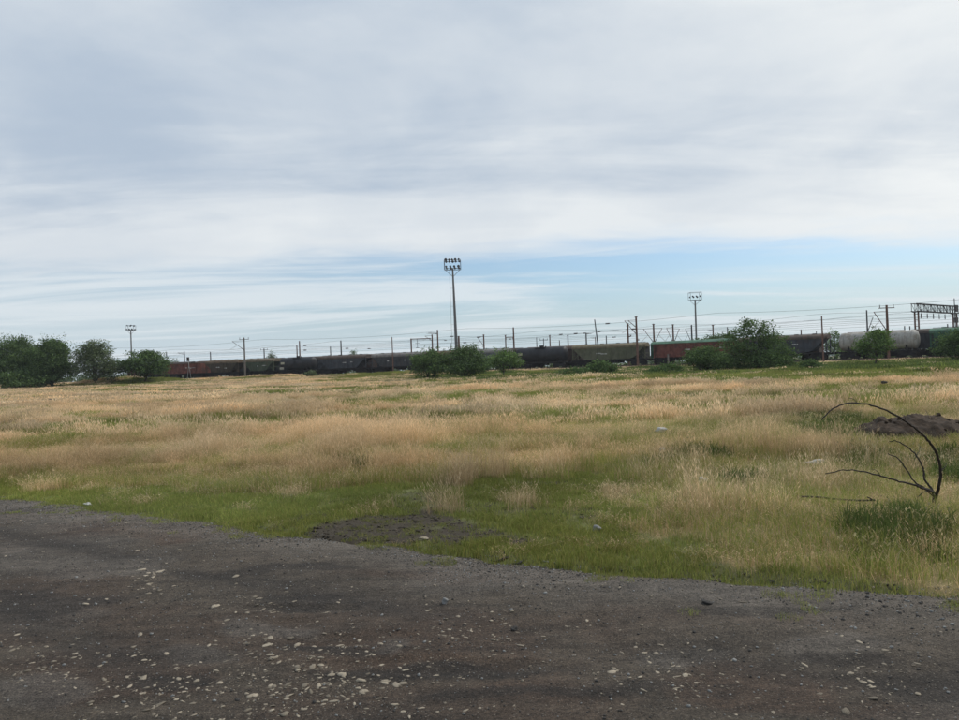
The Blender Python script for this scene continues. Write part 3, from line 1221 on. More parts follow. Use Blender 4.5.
# ------------------------------------------------------------------ tracks
M_BALLAST = mat('ballast', (.13, .115, .10), .95, .35, 2.5, bump=.6, bscale=8)
M_RAIL = mat('rail_steel', (.10, .075, .06), .6, .3, 4)


def path_pts(off, x0=-170, x1=130, step=4.0, z=0.0):
    xs = np.arange(x0, x1, step)
    ys = rail_y(xs)
    sl = rail_slope(xs)
    L = np.sqrt(1 + sl ** 2)
    # normal pointing away from the camera
    return np.stack([xs - off * (sl / L), ys + off / L, rail_z(xs) + z], -1)


def sweep(name, prof, off, mat_, z):
    a = path_pts(off, z=z)
    V, Fc = [], []
    m = len(prof)
    for i, p in enumerate(a):
        t = a[min(i + 1, len(a) - 1)] - a[max(i - 1, 0)]
        t = t / np.linalg.norm(t)
        nx, ny = -t[1], t[0]
        for (u, w) in prof:
            V.append((p[0] + nx * u, p[1] + ny * u, p[2] + w))
    for i in range(len(a) - 1):
        for k in range(m - 1):
            o = i * m + k
            Fc.append((o, o + m, o + m + 1, o + 1))
    return np_mesh(name, V, Fc, mat_, False)


for off in (0.0, 5.3, 14.0, 30.0):
    tag(obj('track_bed', sweep('track_bed', [(-3.0, -.75), (-1.7, -.02), (1.7, -.02), (3.0, -.75)], off, M_BALLAST, -.15)), kind='structure')
    for g in (-.76, .76):
        tag(obj('rail', sweep('rail', [(-.04, -.02), (-.04, .15), (.04, .15), (.04, -.02)], off + g, M_RAIL, -.15)), kind='structure')

# ------------------------------------------------------------------ wagons
def path_at_px(px, off=0.0):
    """point of a track seen on pixel column px"""
    P = path_pts(off, -170, 130, .25, 0.0)
    qx, _ = project(P[:, 0], P[:, 1], P[:, 2] + 1.5)
    i = int(np.argmin(np.abs(qx - px)))
    return Vector(P[i])


M_UNDER = mat('underframe_black', (.022, .021, .021), .85, .35, 3)
M_WHEEL = mat('wheel_iron', (.035, .030, .027), .7, .3, 5)
M_MARK = mat('stencil_white', (.42, .42, .40), .8, .3, 6)
WHEEL_ME = None


def wheel_mesh():
    global WHEEL_ME
    if WHEEL_ME is None:
        b = MB()
        b.tube([(0, -.07, 0), (0, .07, 0)], .475, 14)
        b.tube([(0, -.11, 0), (0, .11, 0)], .13, 8)
        WHEEL_ME = b.mesh('wheel', M_WHEEL)
    return WHEEL_ME


def running_gear(t, L):
    b = MB()
    b.box((0, 0, 1.02), (L - 1.3, .5, .34))
    b.box((0, 1.25, 1.12), (L - 1.3, .12, .2)).box((0, -1.25, 1.12), (L - 1.3, .12, .2))
    for x in np.linspace(-L / 2 + .7, L / 2 - .7, 7):
        b.box((x, 0, 1.08), (.14, 2.5, .2))
    b.build('underframe', M_UNDER, t)
    b = MB()
    b.tube([(-.6, .7, .75), (.5, .7, .75)], .22, 10)
    b.build('brake_cylinder', M_UNDER, t)
    MB().box((1.2, -.7, .75), (.9, .5, .4)).build('air_reservoir', M_UNDER, t)
    bx = L / 2 - 2.3
    for s in (-1, 1):
        b = MB()
        b.box((0, 0, .72), (.4, 2.1, .3))
        for y in (-1.0, 1.0):
            b.prism([(-1.25, .62), (-1.25, .42), (-.7, .42), (-.35, .25), (.35, .25), (.7, .42), (1.25, .42), (1.25, .62), (.5, .88), (-.5, .88)], 'y', y - .08, y + .08)
        g = b.build('bogie', M_UNDER, t, loc=(s * bx, 0, 0))
        for wx in (-.925, .925):
            for wy in (-.76, .76):
                obj('wheel', wheel_mesh(), g, (wx, wy, .475))
        b = MB()
        b.box((s * (L / 2 - .32), 0, 1.05), (.6, .2, .22))
        b.box((s * (L / 2 - .1), 0, 1.05), (.22, .34, .36))
        b.build('coupler', M_UNDER, t)


def ladder(t, x, y, z0, z1, m, w=.4, axis='x'):
    b = MB()
    for s in (-1, 1):
        p = (x + s * w / 2, y) if axis == 'x' else (x, y + s * w / 2)
        b.box((p[0], p[1], (z0 + z1) / 2), (.05, .05, z1 - z0))
    for z in np.arange(z0 + .2, z1, .32):
        b.box((x, y, z), (w, .04, .04) if axis == 'x' else (.04, w, .04))
    return b.build('ladder', m, t)


def marks(t, L, y, z0, rnd, n=3):
    for i in range(n):
        w = rnd.uniform(.5, 1.3)
        b = MB()
        x = rnd.uniform(-L * .35, L * .35)
        z = z0 + rnd.uniform(0, .5)
        # two rows of stencilled characters
        b.box((x, y, z), (w, .012, .2))
        b.build('stencil_mark', M_MARK, t)


def gondola(t, L, m, mtop, rnd):
    Lb = L - 1.1
    W, z0, z1 = 1.48, 1.22, 3.72
    b = MB()
    b.box((0, 0, z0 + .05), (Lb, 2 * W, .1))
    b.build('floor', M_UNDER, t)
    for s in (-1, 1):
        b = MB()
        b.box((0, s * W, (z0 + z1) / 2 + .055), (Lb, .06, z1 - z0 - .11))
        b.build('side_wall', m, t)
        b = MB()
        b.box((s * (Lb / 2 - .03), 0, (z0 + z1) / 2 + .055), (.06, 2 * W - .07, z1 - z0 - .11))
        b.build('end_wall', m, t)
        b = MB()
        b.box((0, s * (W + .03), z1 + .06), (Lb + .04, .16, .14))
        b.build('top_rail', mtop, t)
    pm = MB().box((0, 0, 0), (.16, .12, z1 - z0 - .02)).mesh('side_post', m)
    for x in np.linspace(-Lb / 2 + .12, Lb / 2 - .12, 9):
        for s in (-1, 1):
            obj('side_post', pm, t, (x, s * (W + .095), (z0 + z1) / 2))
    hm = MB().box((0, 0, 0), (1.1, .05, .62)).mesh('hatch_door', m)
    for x in np.linspace(-Lb / 2 + .9, Lb / 2 - .9, 8):
        obj('hatch_door', hm, t, (x, -(W + .06), z0 + .42))
    ladder(t, -Lb / 2 + .55, -(W + .19), z0, z1, M_UNDER)
    marks(t, L, -(W + .05), z0 + 1.25, rnd, 2)


def hopper(t, L, m, mroof, rnd):
    Lb = L - 1.1
    W = 1.5
    h = Lb / 2
    ins = 2.35
    # trapezoid body: full length at the eaves, ends sloping inwards below
    prof = [(-h + .25, 3.55), (-h + ins, 1.55), (-h + ins + 1.0, 1.32), (h - ins - 1.0, 1.32), (h - ins, 1.55), (h - .25, 3.55)]
    b = MB()
    b.prism(prof, 'y', -W, W)
    b.build('body', m, t)
    b = MB()
    n = 9
    arch = [(W + .06, 3.54)] + [((W + .06) * math.cos(a), 3.72 + .62 * math.sin(a)) for a in np.linspace(.12, math.pi - .12, n)] + [(-W - .06, 3.54)]
    b.prism(arch, 'x', -h, h)
    roof = b.build('roof', mroof, t)
    hm = MB().tube([(0, 0, 0), (0, 0, .16)], .36, 12).mesh('hatch', mroof)
    for x in (-h * .66, -h * .22, h * .22, h * .66):
        obj('hatch', hm, roof, (x, 0, 4.32))
    b = MB()
    b.box((0, 0, 4.42), (Lb * .95, .5, .05))
    b.build('roof_walkway', M_UNDER, t)
    rm = MB().box((0, 0, 0), (.12, .09, 1.95)).mesh('side_rib', m)
    for x in np.linspace(-h + ins + .15, h - ins - .15, 8):
        for s in (-1, 1):
            obj('side_rib', rm, t, (x, s * (W + .03), 2.56))
    for s in (-1, 1):
        b = MB()
        for y in (-1.3, 1.3):
            b.box((s * (h - .12), y, 2.37), (.14, .14, 2.3))
            b.tube([(s * (h - .2), y, 1.3), (s * (h - 1.5), y, 2.5)], .06, 5)
        b.box((s * (h - .12), 0, 2.3), (.1, 2.5, .12))
        b.build('end_frame', m, t)
        b = MB()
        b.box((s * (h - 1.0), 0, 1.24), (2.0, 2.8, .06))
        b.build('end_platform', M_UNDER, t)
        ladder(t, s * (h - .45), -1.42, 1.27, 3.5, m)
    for x in np.linspace(-h + ins + 1.1, h - ins - 1.1, 3):
        b = MB()
        b.add([(x - .8, -1.3, 1.31), (x + .8, -1.3, 1.31), (x + .8, 1.3, 1.31), (x - .8, 1.3, 1.31), (x - .3, -.9, .7), (x + .3, -.9, .7), (x + .3, .9, .7), (x - .3, .9, .7)],
              [(0, 1, 2, 3), (7, 6, 5, 4), (0, 4, 5, 1), (1, 5, 6, 2), (2, 6, 7, 3), (3, 7, 4, 0)])
        b.build('discharge_chute', M_UNDER, t)
    marks(t, L - 5, -(W + .008), 2.3, rnd, 2)


def tank(t, L, m, mcap, rnd, plate=False):
    Lb = L - 1.5
    r, cz = 1.5, 2.78
    b = MB()
    pts, rad = [], []
    h = Lb / 2
    for x, k in ((-h, .30), (-h + .06, .55), (-h + .18, .78), (-h + .34, .92), (-h + .55, .985), (-h + .75, 1), (h - .75, 1), (h - .55, .985), (h - .34, .92), (h - .18, .78), (h - .06, .55), (h, .30)):
        pts.append((x, 0, cz))
        rad.append(r * k)
    b.tube(pts, rad, 28)
    b.build('barrel', m, t, smooth=True)
    bm_ = MB()
    for x in np.linspace(-h + .9, h - .9, 4):
        bm = MB()
        bm.tube([(x - .04, 0, cz), (x + .04, 0, cz)], r + .018, 28)
        bm.build('band', mcap, t)
    b = MB()
    b.tube([(0, 0, cz + r - .12), (0, 0, cz + r + .26)], .42, 14)
    b.tube([(0, 0, cz + r + .26), (0, 0, cz + r + .34)], .48, 14)
    b.tube([(.9, 0, cz + r - .1), (.9, 0, cz + r + .22)], .14, 8)
    b.build('manhole', M_UNDER, t)
    b = MB()
    b.box((0, -.85, cz + r - .12), (2.4, .5, .05))
    b.box((0, .85, cz + r - .12), (2.4, .5, .05))
    b.build('top_walkway', M_UNDER, t)
    for s in (-1, 1):
        b = MB()
        b.box((s * (h - 1.6), 0, 1.33), (.5, 2.3, .26))
        b.prism([(-1.15, 1.4), (1.15, 1.4), (1.3, 2.1), (-1.3, 2.1)], 'x', s * (h - 1.6) - .12, s * (h - 1.6) + .12)
        b.build('saddle', M_UNDER, t)
        ladder(t, 0, s * 1.56, 1.1, cz + r - .2, M_UNDER)
    if plate:
        b = MB()
        b.box((-h + 1.3, -1.44, 2.95), (1.0, .2, .5))
        b.build('number_plate', mat('plate_cream', (.40, .38, .28), .8, .2, 5), t)
        b = MB()
        b.box((-h + .9, -1.3, 1.75), (1.1, .2, .55))
        b.build('hazard_panel', mat('plate_grey', (.30, .29, .25), .8, .3, 5), t)


def covered(t, L, m, mroof, rnd):
    Lb = L - 1.1
    W = 1.42
    b = MB()
    b.box((0, 0, 2.5), (Lb, 2 * W, 2.5))
    b.build('body', m, t)
    b = MB()
    b.prism([(W + .08, 3.74), (W * .95, 4.05), (W * .5, 4.38), (0, 4.5), (-W * .5, 4.38), (-W * .95, 4.05), (-W - .08, 3.74)], 'x', -Lb / 2 - .05, Lb / 2 + .05)
    b.build('roof', mroof, t)
    pm = MB().box((0, 0, 0), (.12, .1, 2.44)).mesh('side_post', m)
    for x in np.linspace(-Lb / 2 + .1, Lb / 2 - .1, 12):
        for s in (-1, 1):
            obj('side_post', pm, t, (x, s * (W + .04), 2.5))
    b = MB()
    b.box((0, -(W + .1), 2.45), (2.6, .08, 2.3))
    b.build('sliding_door', m, t)


def wagon_mats():
    rust = (.11, .055, .035)
    d = {}
    d['red'] = (mat('wagon_oxide_red', (.150, .055, .042), .9, .35, 1.0, .5, (.06, .045, .04), .6), mat('wagon_rail_rust', (.115, .06, .04), .85, .3, 2))
    d['brownred'] = (mat('wagon_brown_red', (.075, .035, .028), .85, .3, 1.2, .5, rust, .4), MATS['wagon_rail_rust'])
    d['brown'] = (mat('wagon_brown', (.060, .050, .036), .85, .3, 1.2, .5, rust, .3), mat('roof_brown', (.125, .09, .058), .85, .3, 1.5, .3, rust, .5))
    d['green'] = (mat('wagon_green_grey', (.065, .085, .058), .85, .3, 1.2, .4, rust, .2), mat('roof_tan', (.15, .125, .085), .85, .3, 1.5, .3, rust, .4))
    d['slate'] = (mat('wagon_slate', (.048, .054, .064), .85, .35, 1.2, .4, rust, .15), mat('roof_slate_rust', (.085, .065, .055), .85, .3, 1.5, .3, rust, .5))
    d['grey'] = (mat('wagon_grey', (.14, .15, .155), .85, .3, 1.2, .5, rust, .25), mat('roof_grey', (.21, .205, .195), .85, .25, 1.5, .4, rust, .3))
    d['darkgrey'] = (mat('wagon_dark_grey', (.05, .055, .06), .85, .3, 1.2, .5, rust, .25), mat('roof_mid_grey', (.17, .16, .15), .85, .25, 1.5, .4, rust, .4))
    d['olive'] = (mat('wagon_olive', (.105, .11, .07), .85, .22, 1.0, .35, (.16, .15, .11), .4), mat('roof_olive', (.17, .145, .09), .85, .25, 1.5, .3, rust, .5))
    d['black'] = (mat('tank_black', (.022, .023, .027), .55, .3, 1.0, .3, (.05, .05, .055), .4), mat('tank_band_black', (.03, .03, .032), .7, .3, 2))
    d['white'] = (mat('tank_grey_white', (.34, .33, .305), .6, .2, .8, .5, (.17, .135, .085), .65), mat('tank_band_grey', (.24, .23, .21), .7, .3, 2))
    d['bright'] = (mat('wagon_bright_green', (.040, .105, .070), .9, .3, 1.0, .6, (.05, .055, .05), .5), mat('roof_bright_green', (.075, .155, .105), .9, .3, 1.2, .5, (.06, .06, .055), .4))
    return d


WM = wagon_mats()
FRONT = [
    ('gondola_wagon', gondola, 131, 168, 'brownred', 'brown red open gondola wagon mostly hidden behind the small left tree', 'wagon'),
    ('gondola_wagon', gondola, 169, 207, 'red', 'rust red open gondola wagon beside the small left tree, at the train\'s left end', 'wagon'),
    ('hopper_wagon', hopper, 208, 244, 'brown', 'brown grain hopper wagon between the red gondola and the grey green hopper', 'wagon'),
    ('hopper_wagon', hopper, 245, 279.5, 'green', 'grey green hopper wagon with tan roof behind the leftmost trackside catenary pole', 'wagon'),
    ('tank_wagon', tank, 280, 318, 'black', 'black tank wagon with cream plate left of the dark slate hopper', 'tank wagon'),
    ('hopper_wagon', hopper, 319.5, 371.5, 'slate', 'long dark slate hopper wagon with rusty roof right of the left black tank', 'wagon'),
    ('hopper_wagon', hopper, 373, 427, 'darkgrey', 'dark grey hopper wagon with pale roof behind the plain thin red pole', 'wagon'),
    ('hopper_wagon', hopper, 428, 470, 'brown', 'brown hopper wagon mostly hidden behind the pair of middle bushes', 'wagon'),
    ('hopper_wagon', hopper, 471, 513, 'grey', 'pale grey hopper wagon behind the loose light green bush', 'wagon'),
    ('tank_wagon', tank, 514, 571, 'black', 'long black tank wagon with cream plate left of the olive hopper', 'tank wagon'),
    ('hopper_wagon', hopper, 572, 651, 'olive', 'olive green grain hopper wagon behind the double bracket pole', 'wagon'),
    ('gondola_wagon', gondola, 654, 744, 'red', 'rust red open gondola wagon partly behind the large round bush', 'wagon'),
    ('hopper_wagon', hopper, 746, 833, 'slate', 'dark slate hopper wagon with rusty roof right of the tallest shrub', 'wagon'),
    ('tank_wagon', tank, 836, 926, 'white', 'large stained grey white tank wagon behind the young light green tree', 'tank wagon'),
    ('hopper_wagon', hopper, 927, 1016, 'bright', 'bright green hopper wagon at the right edge beneath the signal gantry', 'wagon'),
]


def place_wagon(spec, off):
    name, fn, a, b, key, label, cat = spec
    A, B = path_at_px(a, off), path_at_px(b, off)
    L = (B - A).length
    c = (A + B) / 2
    rz = math.atan2(B.y - A.y, B.x - A.x)
    t = thing(name, label, cat, (c.x, c.y, c.z), rz, 'freight wagons standing on the tracks')
    t.rotation_euler = (0, -math.asin((B.z - A.z) / L), rz)
    rnd = random.Random(int(a))
    m1, m2 = WM[key]
    if fn is tank:
        fn(t, L, m1, m2, rnd, key == 'black')
    else:
        fn(t, L, m1, m2, rnd)
    running_gear(t, L)
    return t


for s_ in FRONT:
    place_wagon(s_, 0.0)
WM['slate2'] = (mat('covered_slate', (.035, .036, .04), .85, .3, 1.2, .4), mat('covered_roof_dark', (.055, .042, .036), .85, .3, 1.5, .3))
WM['rust2'] = (mat('covered_rust', (.06, .038, .03), .85, .3, 1.2, .4), mat('covered_roof_rust', (.085, .055, .042), .85, .3, 1.5, .3))
for (a_, b_, key_, where) in ((150, 196, 'slate2', 'the left red gondola'), (197, 241, 'rust2', 'the left brown hopper'), (242, 286, 'slate2', 'the grey green hopper'), (287, 331, 'slate2', 'the left black tank'),
                              (332, 377, 'rust2', 'the long slate hopper'), (378, 424, 'slate2', 'the dark grey hopper'), (425, 472, 'rust2', 'the pair of middle bushes'), (473, 525, 'slate2', 'the pale grey hopper'),
                              (526, 585, 'rust2', 'the right black tank'), (586, 650, 'slate2', 'the olive hopper'), (737, 824, 'rust2', 'the right dark slate hopper'), (846, 908, 'slate2', 'the grey white tank'), (909, 1000, 'slate2', 'the bright green hopper')):
    place_wagon(('covered_wagon', covered, a_, b_, key_, 'dark covered wagon on the second track, mostly hidden behind ' + where, 'wagon'), 5.3)
place_wagon(('covered_wagon', covered, 651, 735, 'bright', 'bright green covered wagon showing its roof above the red gondola', 'wagon'), 5.3)

# ------------------------------------------------------------------ poles, masts, gantry, wires
M_CONC = mat('pole_concrete', (.17, .15, .135), .9, .25, 3)
M_RUSTP = mat('pole_rust', (.15, .085, .065), .85, .3, 3)
M_DARKP = mat('pole_dark', (.07, .065, .065), .8, .3, 3)
M_STEELG = mat('mast_grey_steel', (.17, .165, .16), .6, .2, 3, metal=.3)
M_INS = mat('insulator_brown', (.05, .03, .025), .4, .2, 5)


def insulator(parent, a, b, r=.09):
    a, b = Vector(a), Vector(b)
    n = 7
    pts = [a + (b - a) * i / (n - 1) for i in range(n)]
    MB().tube(pts, [r * (.5 if i % 2 else 1) for i in range(n)], 7).build('insulator', M_INS, parent)


def bracket(t, side, z, reach, rise, m):
    """cantilever: diagonal tube going up and outwards, tie rod and insulators"""
    b = MB()
    b.tube([(side * .1, 0, z), (side * reach, 0, z + rise)], .06, 6)
    b.tube([(side * .1, 0, z + rise * 1.02), (side * reach * .96, 0, z + rise)], .035, 5)
    b.tube([(side * reach * .55, 0, z + rise * .55), (side * (reach + .5), 0, z + .25)], .03, 5)
    b.build('bracket_arm', m, t)
    insulator(t, (side * .15, 0, z + .06), (side * .65, 0, z + .06 + rise * .55 / reach))


def pole(px, ytop, label, Y=None, H=9.0, r=.17, m=None, arms=(), cross=False, base=None, name='catenary_pole', cat='pole', pybase=None, lean=0.0, rz=None, caps=False):
    m = m or M_CONC
    if Y is None:
        # depth from its usual height above the rails
        ph = at(px, ytop, 100.0)
        slope = (ph.z - CAMH) / 100.0
        zt = rail_z(ph.x * 1.6) - .3 + H
        Y = (zt - CAMH) / slope
    p = at(px, ytop, Y)
    gz = float(ground_h(p.x, Y))
    h = p.z - gz
    t = thing(name, label, cat, (p.x, Y, gz), 0, 'poles of the railway yard')
    b = MB()
    b.tube([(lean * h, 0, -.3), (lean * h * .5, 0, h * .5), (0, 0, h)], [r * 1.15, r, r * .8], 8)
    b.build('shaft', m, t)
    MB().tube([(lean * h, 0, -.25), (lean * h, 0, .35)], r * 1.9, 8).build('footing', M_CONC, t)
    for (sd, zz, rc, ri) in arms:
        bracket(t, sd, h - zz, rc, ri, m)
    if cross:
        b = MB()
        b.box((0, 0, h - .45), (2.4, .12, .12))
        b.build('crossarm', m, t)
        for s in (-1, 1):
            insulator(t, (s * 1.05, 0, h - .39), (s * 1.05, 0, h + .05), .07)
    if caps:
        MB().box((0, 0, h - .1), (.5, .3, .14)).build('cap_plate', m, t)
        MB().tube([(.2, 0, h * .55), (.45, 0, h * .55)], .12, 6).build('clamp', m, t)
    return t


ry = lambda px: path_at_px(px).y
# in front of the train
pole(244, 337.5, 'grey concrete catenary pole with left bracket in front of the green hopper', ry(244) - 5, r=.2, arms=((-1, 3.0, 2.9, 2.2),), cross=True)
pole(392, 337, 'thin plain reddish pole in front of the dark grey hopper', ry(392) - 5, r=.12, m=M_RUSTP)
pole(636, 316.5, 'tall catenary pole with double bracket in front of the olive hopper', ry(636) - 4.5, r=.2, m=M_RUSTP, arms=((-1, 3.3, 2.2, 2.6), (-1, 2.0, 1.5, 1.3)), caps=True)
pole(821.6, 316, 'plain thin pole in front of the dark slate hopper near its right end', ry(822) - 4.5, r=.13, m=M_RUSTP)
pole(886.5, 305, 'tall pole with crossarm in front of the grey white tank', ry(887) - 4.5, r=.2, m=M_RUSTP, arms=((-1, 4.0, 2.0, 3.0),), cross=True)
t = pole(668, 354, 'short pale concrete post in front of the right red gondola', ry(668) - 6, r=.16, name='trackside_post', cat='post')
# small signal with a pale A-frame beside the left gondola
P = path_at_px(189)
sg = thing('railway_signal', 'small dark headed signal on pale A-frame in front of the left red gondola', 'signal', stand(189, P.y - 4))
hs = 5.7
b = MB()
b.tube([(-.55, 0, 0), (-.1, 0, 3.6)], .06, 5)
b.tube([(.55, 0, 0), (.1, 0, 3.6)], .06, 5)
b.tube([(0, 0, 3.4), (0, 0, hs)], .07, 6)
b.tube([(-.1, 0, 3.3), (1.6, 0, 3.3)], .05, 5)
b.build('frame', mat('signal_pale', (.33, .33, .32), .7, .2, 4), sg)
MB().box((-.15, 0, hs - .2), (.55, .4, 1.0)).build('signal_head', M_DARKP, sg)
MB().tube([(-.15, -.2, hs), (-.15, -.32, hs)], .12, 8).build('lens_hood', M_DARKP, sg)

# behind the train: depth follows from a usual height of about nine metres
B = [
    (166.5, 352, 'short dark pole just right of the small left tree top', 8, .16, M_DARKP, (), False),
    (184.3, 351.5, 'dark pole beside the small signal head on the left', 8.5, .17, M_DARKP, ((-1, .8, 2, .5),), False),
    (210.4, 352, 'stout dark pole above the joint of red gondola and brown hopper', 8.5, .2, M_DARKP, (), False),
    (264, 348.5, 'stubby pole with crossarm beside the small distant dark tree', 9, .2, M_DARKP, (), True),
    (296.8, 345.5, 'shorter of the two close poles above the left black tank', 8.5, .18, M_RUSTP, (), False),
    (299.4, 341, 'taller of the two close poles above the left black tank', 10, .2, M_RUSTP, (), False),
    (330.4, 346.5, 'short dark pole above the long slate hopper', 8, .16, M_DARKP, (), False),
    (340.8, 340.5, 'grey pole above the slate hopper beside the round distant tree', 9.5, .2, M_DARKP, ((1, 6, 1.0, .1),), False),
    (432, 334.5, 'right post of the low portal above the left middle bush', 9.5, .2, M_RUSTP, ((-1, 1.6, 1.8, 1.3),), False),
    (437.4, 329.8, 'tall pole left of the leaning floodlight mast with upper left bracket', 10, .19, M_RUSTP, ((-1, 1.0, 2.2, .3),), False),
    (450.5, 343, 'short thin pole just left of the leaning floodlight mast base', 8, .13, M_DARKP, (), False),
    (458.6, 336, 'stout rusty pole at the foot of the leaning floodlight mast', 9, .28, M_RUSTP, (), False),
    (483.6, 334.5, 'pole with left bracket right of the middle bushes', 9, .2, M_RUSTP, ((-1, 2.8, 1.6, 2.3),), False),
    (505.4, 335, 'shorter post of the linked pair left of the right black tank', 9, .17, M_RUSTP, (), False),
    (513.3, 327.3, 'taller post of the linked pair left of the right black tank', 9.8, .2, M_RUSTP, (), False),
    (536.5, 337.5, 'thin dark pole above the left half of the right black tank', 8.5, .12, M_DARKP, (), False),
    (543.5, 338.5, 'short dark pole above the middle of the right black tank', 8.5, .12, M_DARKP, (), True),
    (549.7, 335, 'rusty pole above the middle of the right black tank', 9, .18, M_RUSTP, (), False),
    (559.4, 340.3, 'shortest dark pole above the right black tank', 8, .14, M_DARKP, (), False),
    (567.8, 335, 'rusty pole above the right end of the right black tank', 9, .2, M_RUSTP, (), False),
    (586, 333, 'dark capped pole above the left end of the olive hopper', 9, .2, M_DARKP, ((1, .3, 1.4, .1),), False),
    (595.3, 337, 'short rusty pole close beside the leaning thin black pole', 8.5, .14, M_RUSTP, ((-1, .3, 1.0, .05),), False),
    (606.2, 335.7, 'short dark pole right of the leaning thin black pole', 8.5, .16, M_DARKP, (), False),
    (627.6, 323.3, 'rusty pole left of the double bracket pole above the olive hopper', 9, .2, M_RUSTP, ((1, 3.0, .7, .5),), False),
    (653.4, 323.8, 'rusty pole with V brackets right of the double bracket pole', 9, .2, M_RUSTP, ((-1, 4.0, 2.2, 3.0), (1, 4.0, 1.8, 3.0)), False),
    (672.8, 324.3, 'rusty pole with V brackets left of the small floodlight mast', 9, .2, M_RUSTP, ((-1, 4.0, 1.4, 3.2), (1, 4.0, 1.4, 3.0)), False),
    (691.4, 325, 'dark pole with one left bracket close beside the right floodlight mast', 9, .2, M_DARKP, ((-1, 4.0, 1.4, 3.2),), False),
    (712.8, 325, 'plain rusty pole right of the small floodlight mast', 9, .19, M_RUSTP, (), False),
    (727.3, 327, 'plain dark pole at the left side of the tallest shrub', 9, .15, M_DARKP, (), False),
    (773, 328, 'dark pole with clamps right of the tallest shrub', 9, .15, M_DARKP, ((-1, 1.0, 1.0, .2),), False),
    (801, 329.5, 'stout dark pole above the right dark slate hopper', 8.5, .2, M_RUSTP, (), False),
    (816.3, 331, 'short dark pole between the plain thin pole and the stout dark pole', 8.5, .14, M_DARKP, (), False),
    (866.6, 310.2, 'banded dark pole above the left part of the grey white tank', 9.8, .16, M_DARKP, ((1, 4.0, 1.2, 2.6),), False),
    (904.5, 326, 'left of the two short posts above the grey white tank', 7.0, .14, M_DARKP, (), False),
    (909.8, 326.2, 'right of the two short posts above the grey white tank', 7.0, .14, M_DARKP, (), False),
    (947.5, 324, 'short dark post beneath the signal gantry', 7.0, .14, M_DARKP, (), False),
]
for (px, yt, lab, H, r, m, arms, cross) in B:
    ph = at(px, yt, 100.0)
    Y = (float(rail_z(ph.x * 2)) - .3 + H - CAMH) / ((ph.z - CAMH) / 100.0)
    Y = max(Y, path_at_px(px).y + 12)
    pole(px, yt, lab, Y, r=r, m=m, arms=arms, cross=cross, caps=(H == 9 and m is M_RUSTP))
pole(594.6, 319.5, 'leaning thin black pole above the olive hopper', path_at_px(595).y + 14, r=.14, m=M_DARKP, lean=.09)
# low portal (left post + beam) above the left middle bush
Yp = path_at_px(411).y + 14
pa = at(411, 338.5, Yp)
pt = thing('catenary_portal', 'low rusty portal frame with hanging bracket above the left middle bush', 'portal', (pa.x, Yp, float(ground_h(pa.x, Yp))))
hh = pa.z - pt.location.z
pb = at(431, 339.6, Yp)
w_ = pb.x - pa.x
MB().tube([(0, 0, 0), (0, 0, hh)], .17, 8).build('post', M_RUSTP, pt)
MB().box((w_ / 2, 0, hh - .15), (w_, .16, .2)).build('beam', M_RUSTP, pt)
b = MB()
b.tube([(1.5, 0, hh - .2), (1.5, 0, hh - 2.3)], .05, 5)
b.box((1.5, 0, hh - 1.2), (1.0, .08, .08)).box((1.5, 0, hh - 2.3), (.8, .08, .1))
b.build('hanger', M_DARKP, pt)
# link beam of the pair
Yq = path_at_px(509).y + 12.5
q0, q1 = at(505.6, 337.4, Yq), at(513.2, 337.2, Yq)
lk = MB()
lk.box(((q0.x + q1.x) / 2, Yq, q0.z), (q1.x - q0.x, .14, .16))
lk.box((q0.x + .1, Yq, q0.z - .3), (.1, .1, .5)).box((q1.x - .1, Yq, q0.z - .3), (.1, .1, .5))
tag(lk.build('link_beam', M_RUSTP), 'short link beam joining the pair of poles left of the right black tank', 'beam')

# floodlight masts
M_LAMP = mat('floodlight_housing', (.05, .047, .05), .5, .2, 6)


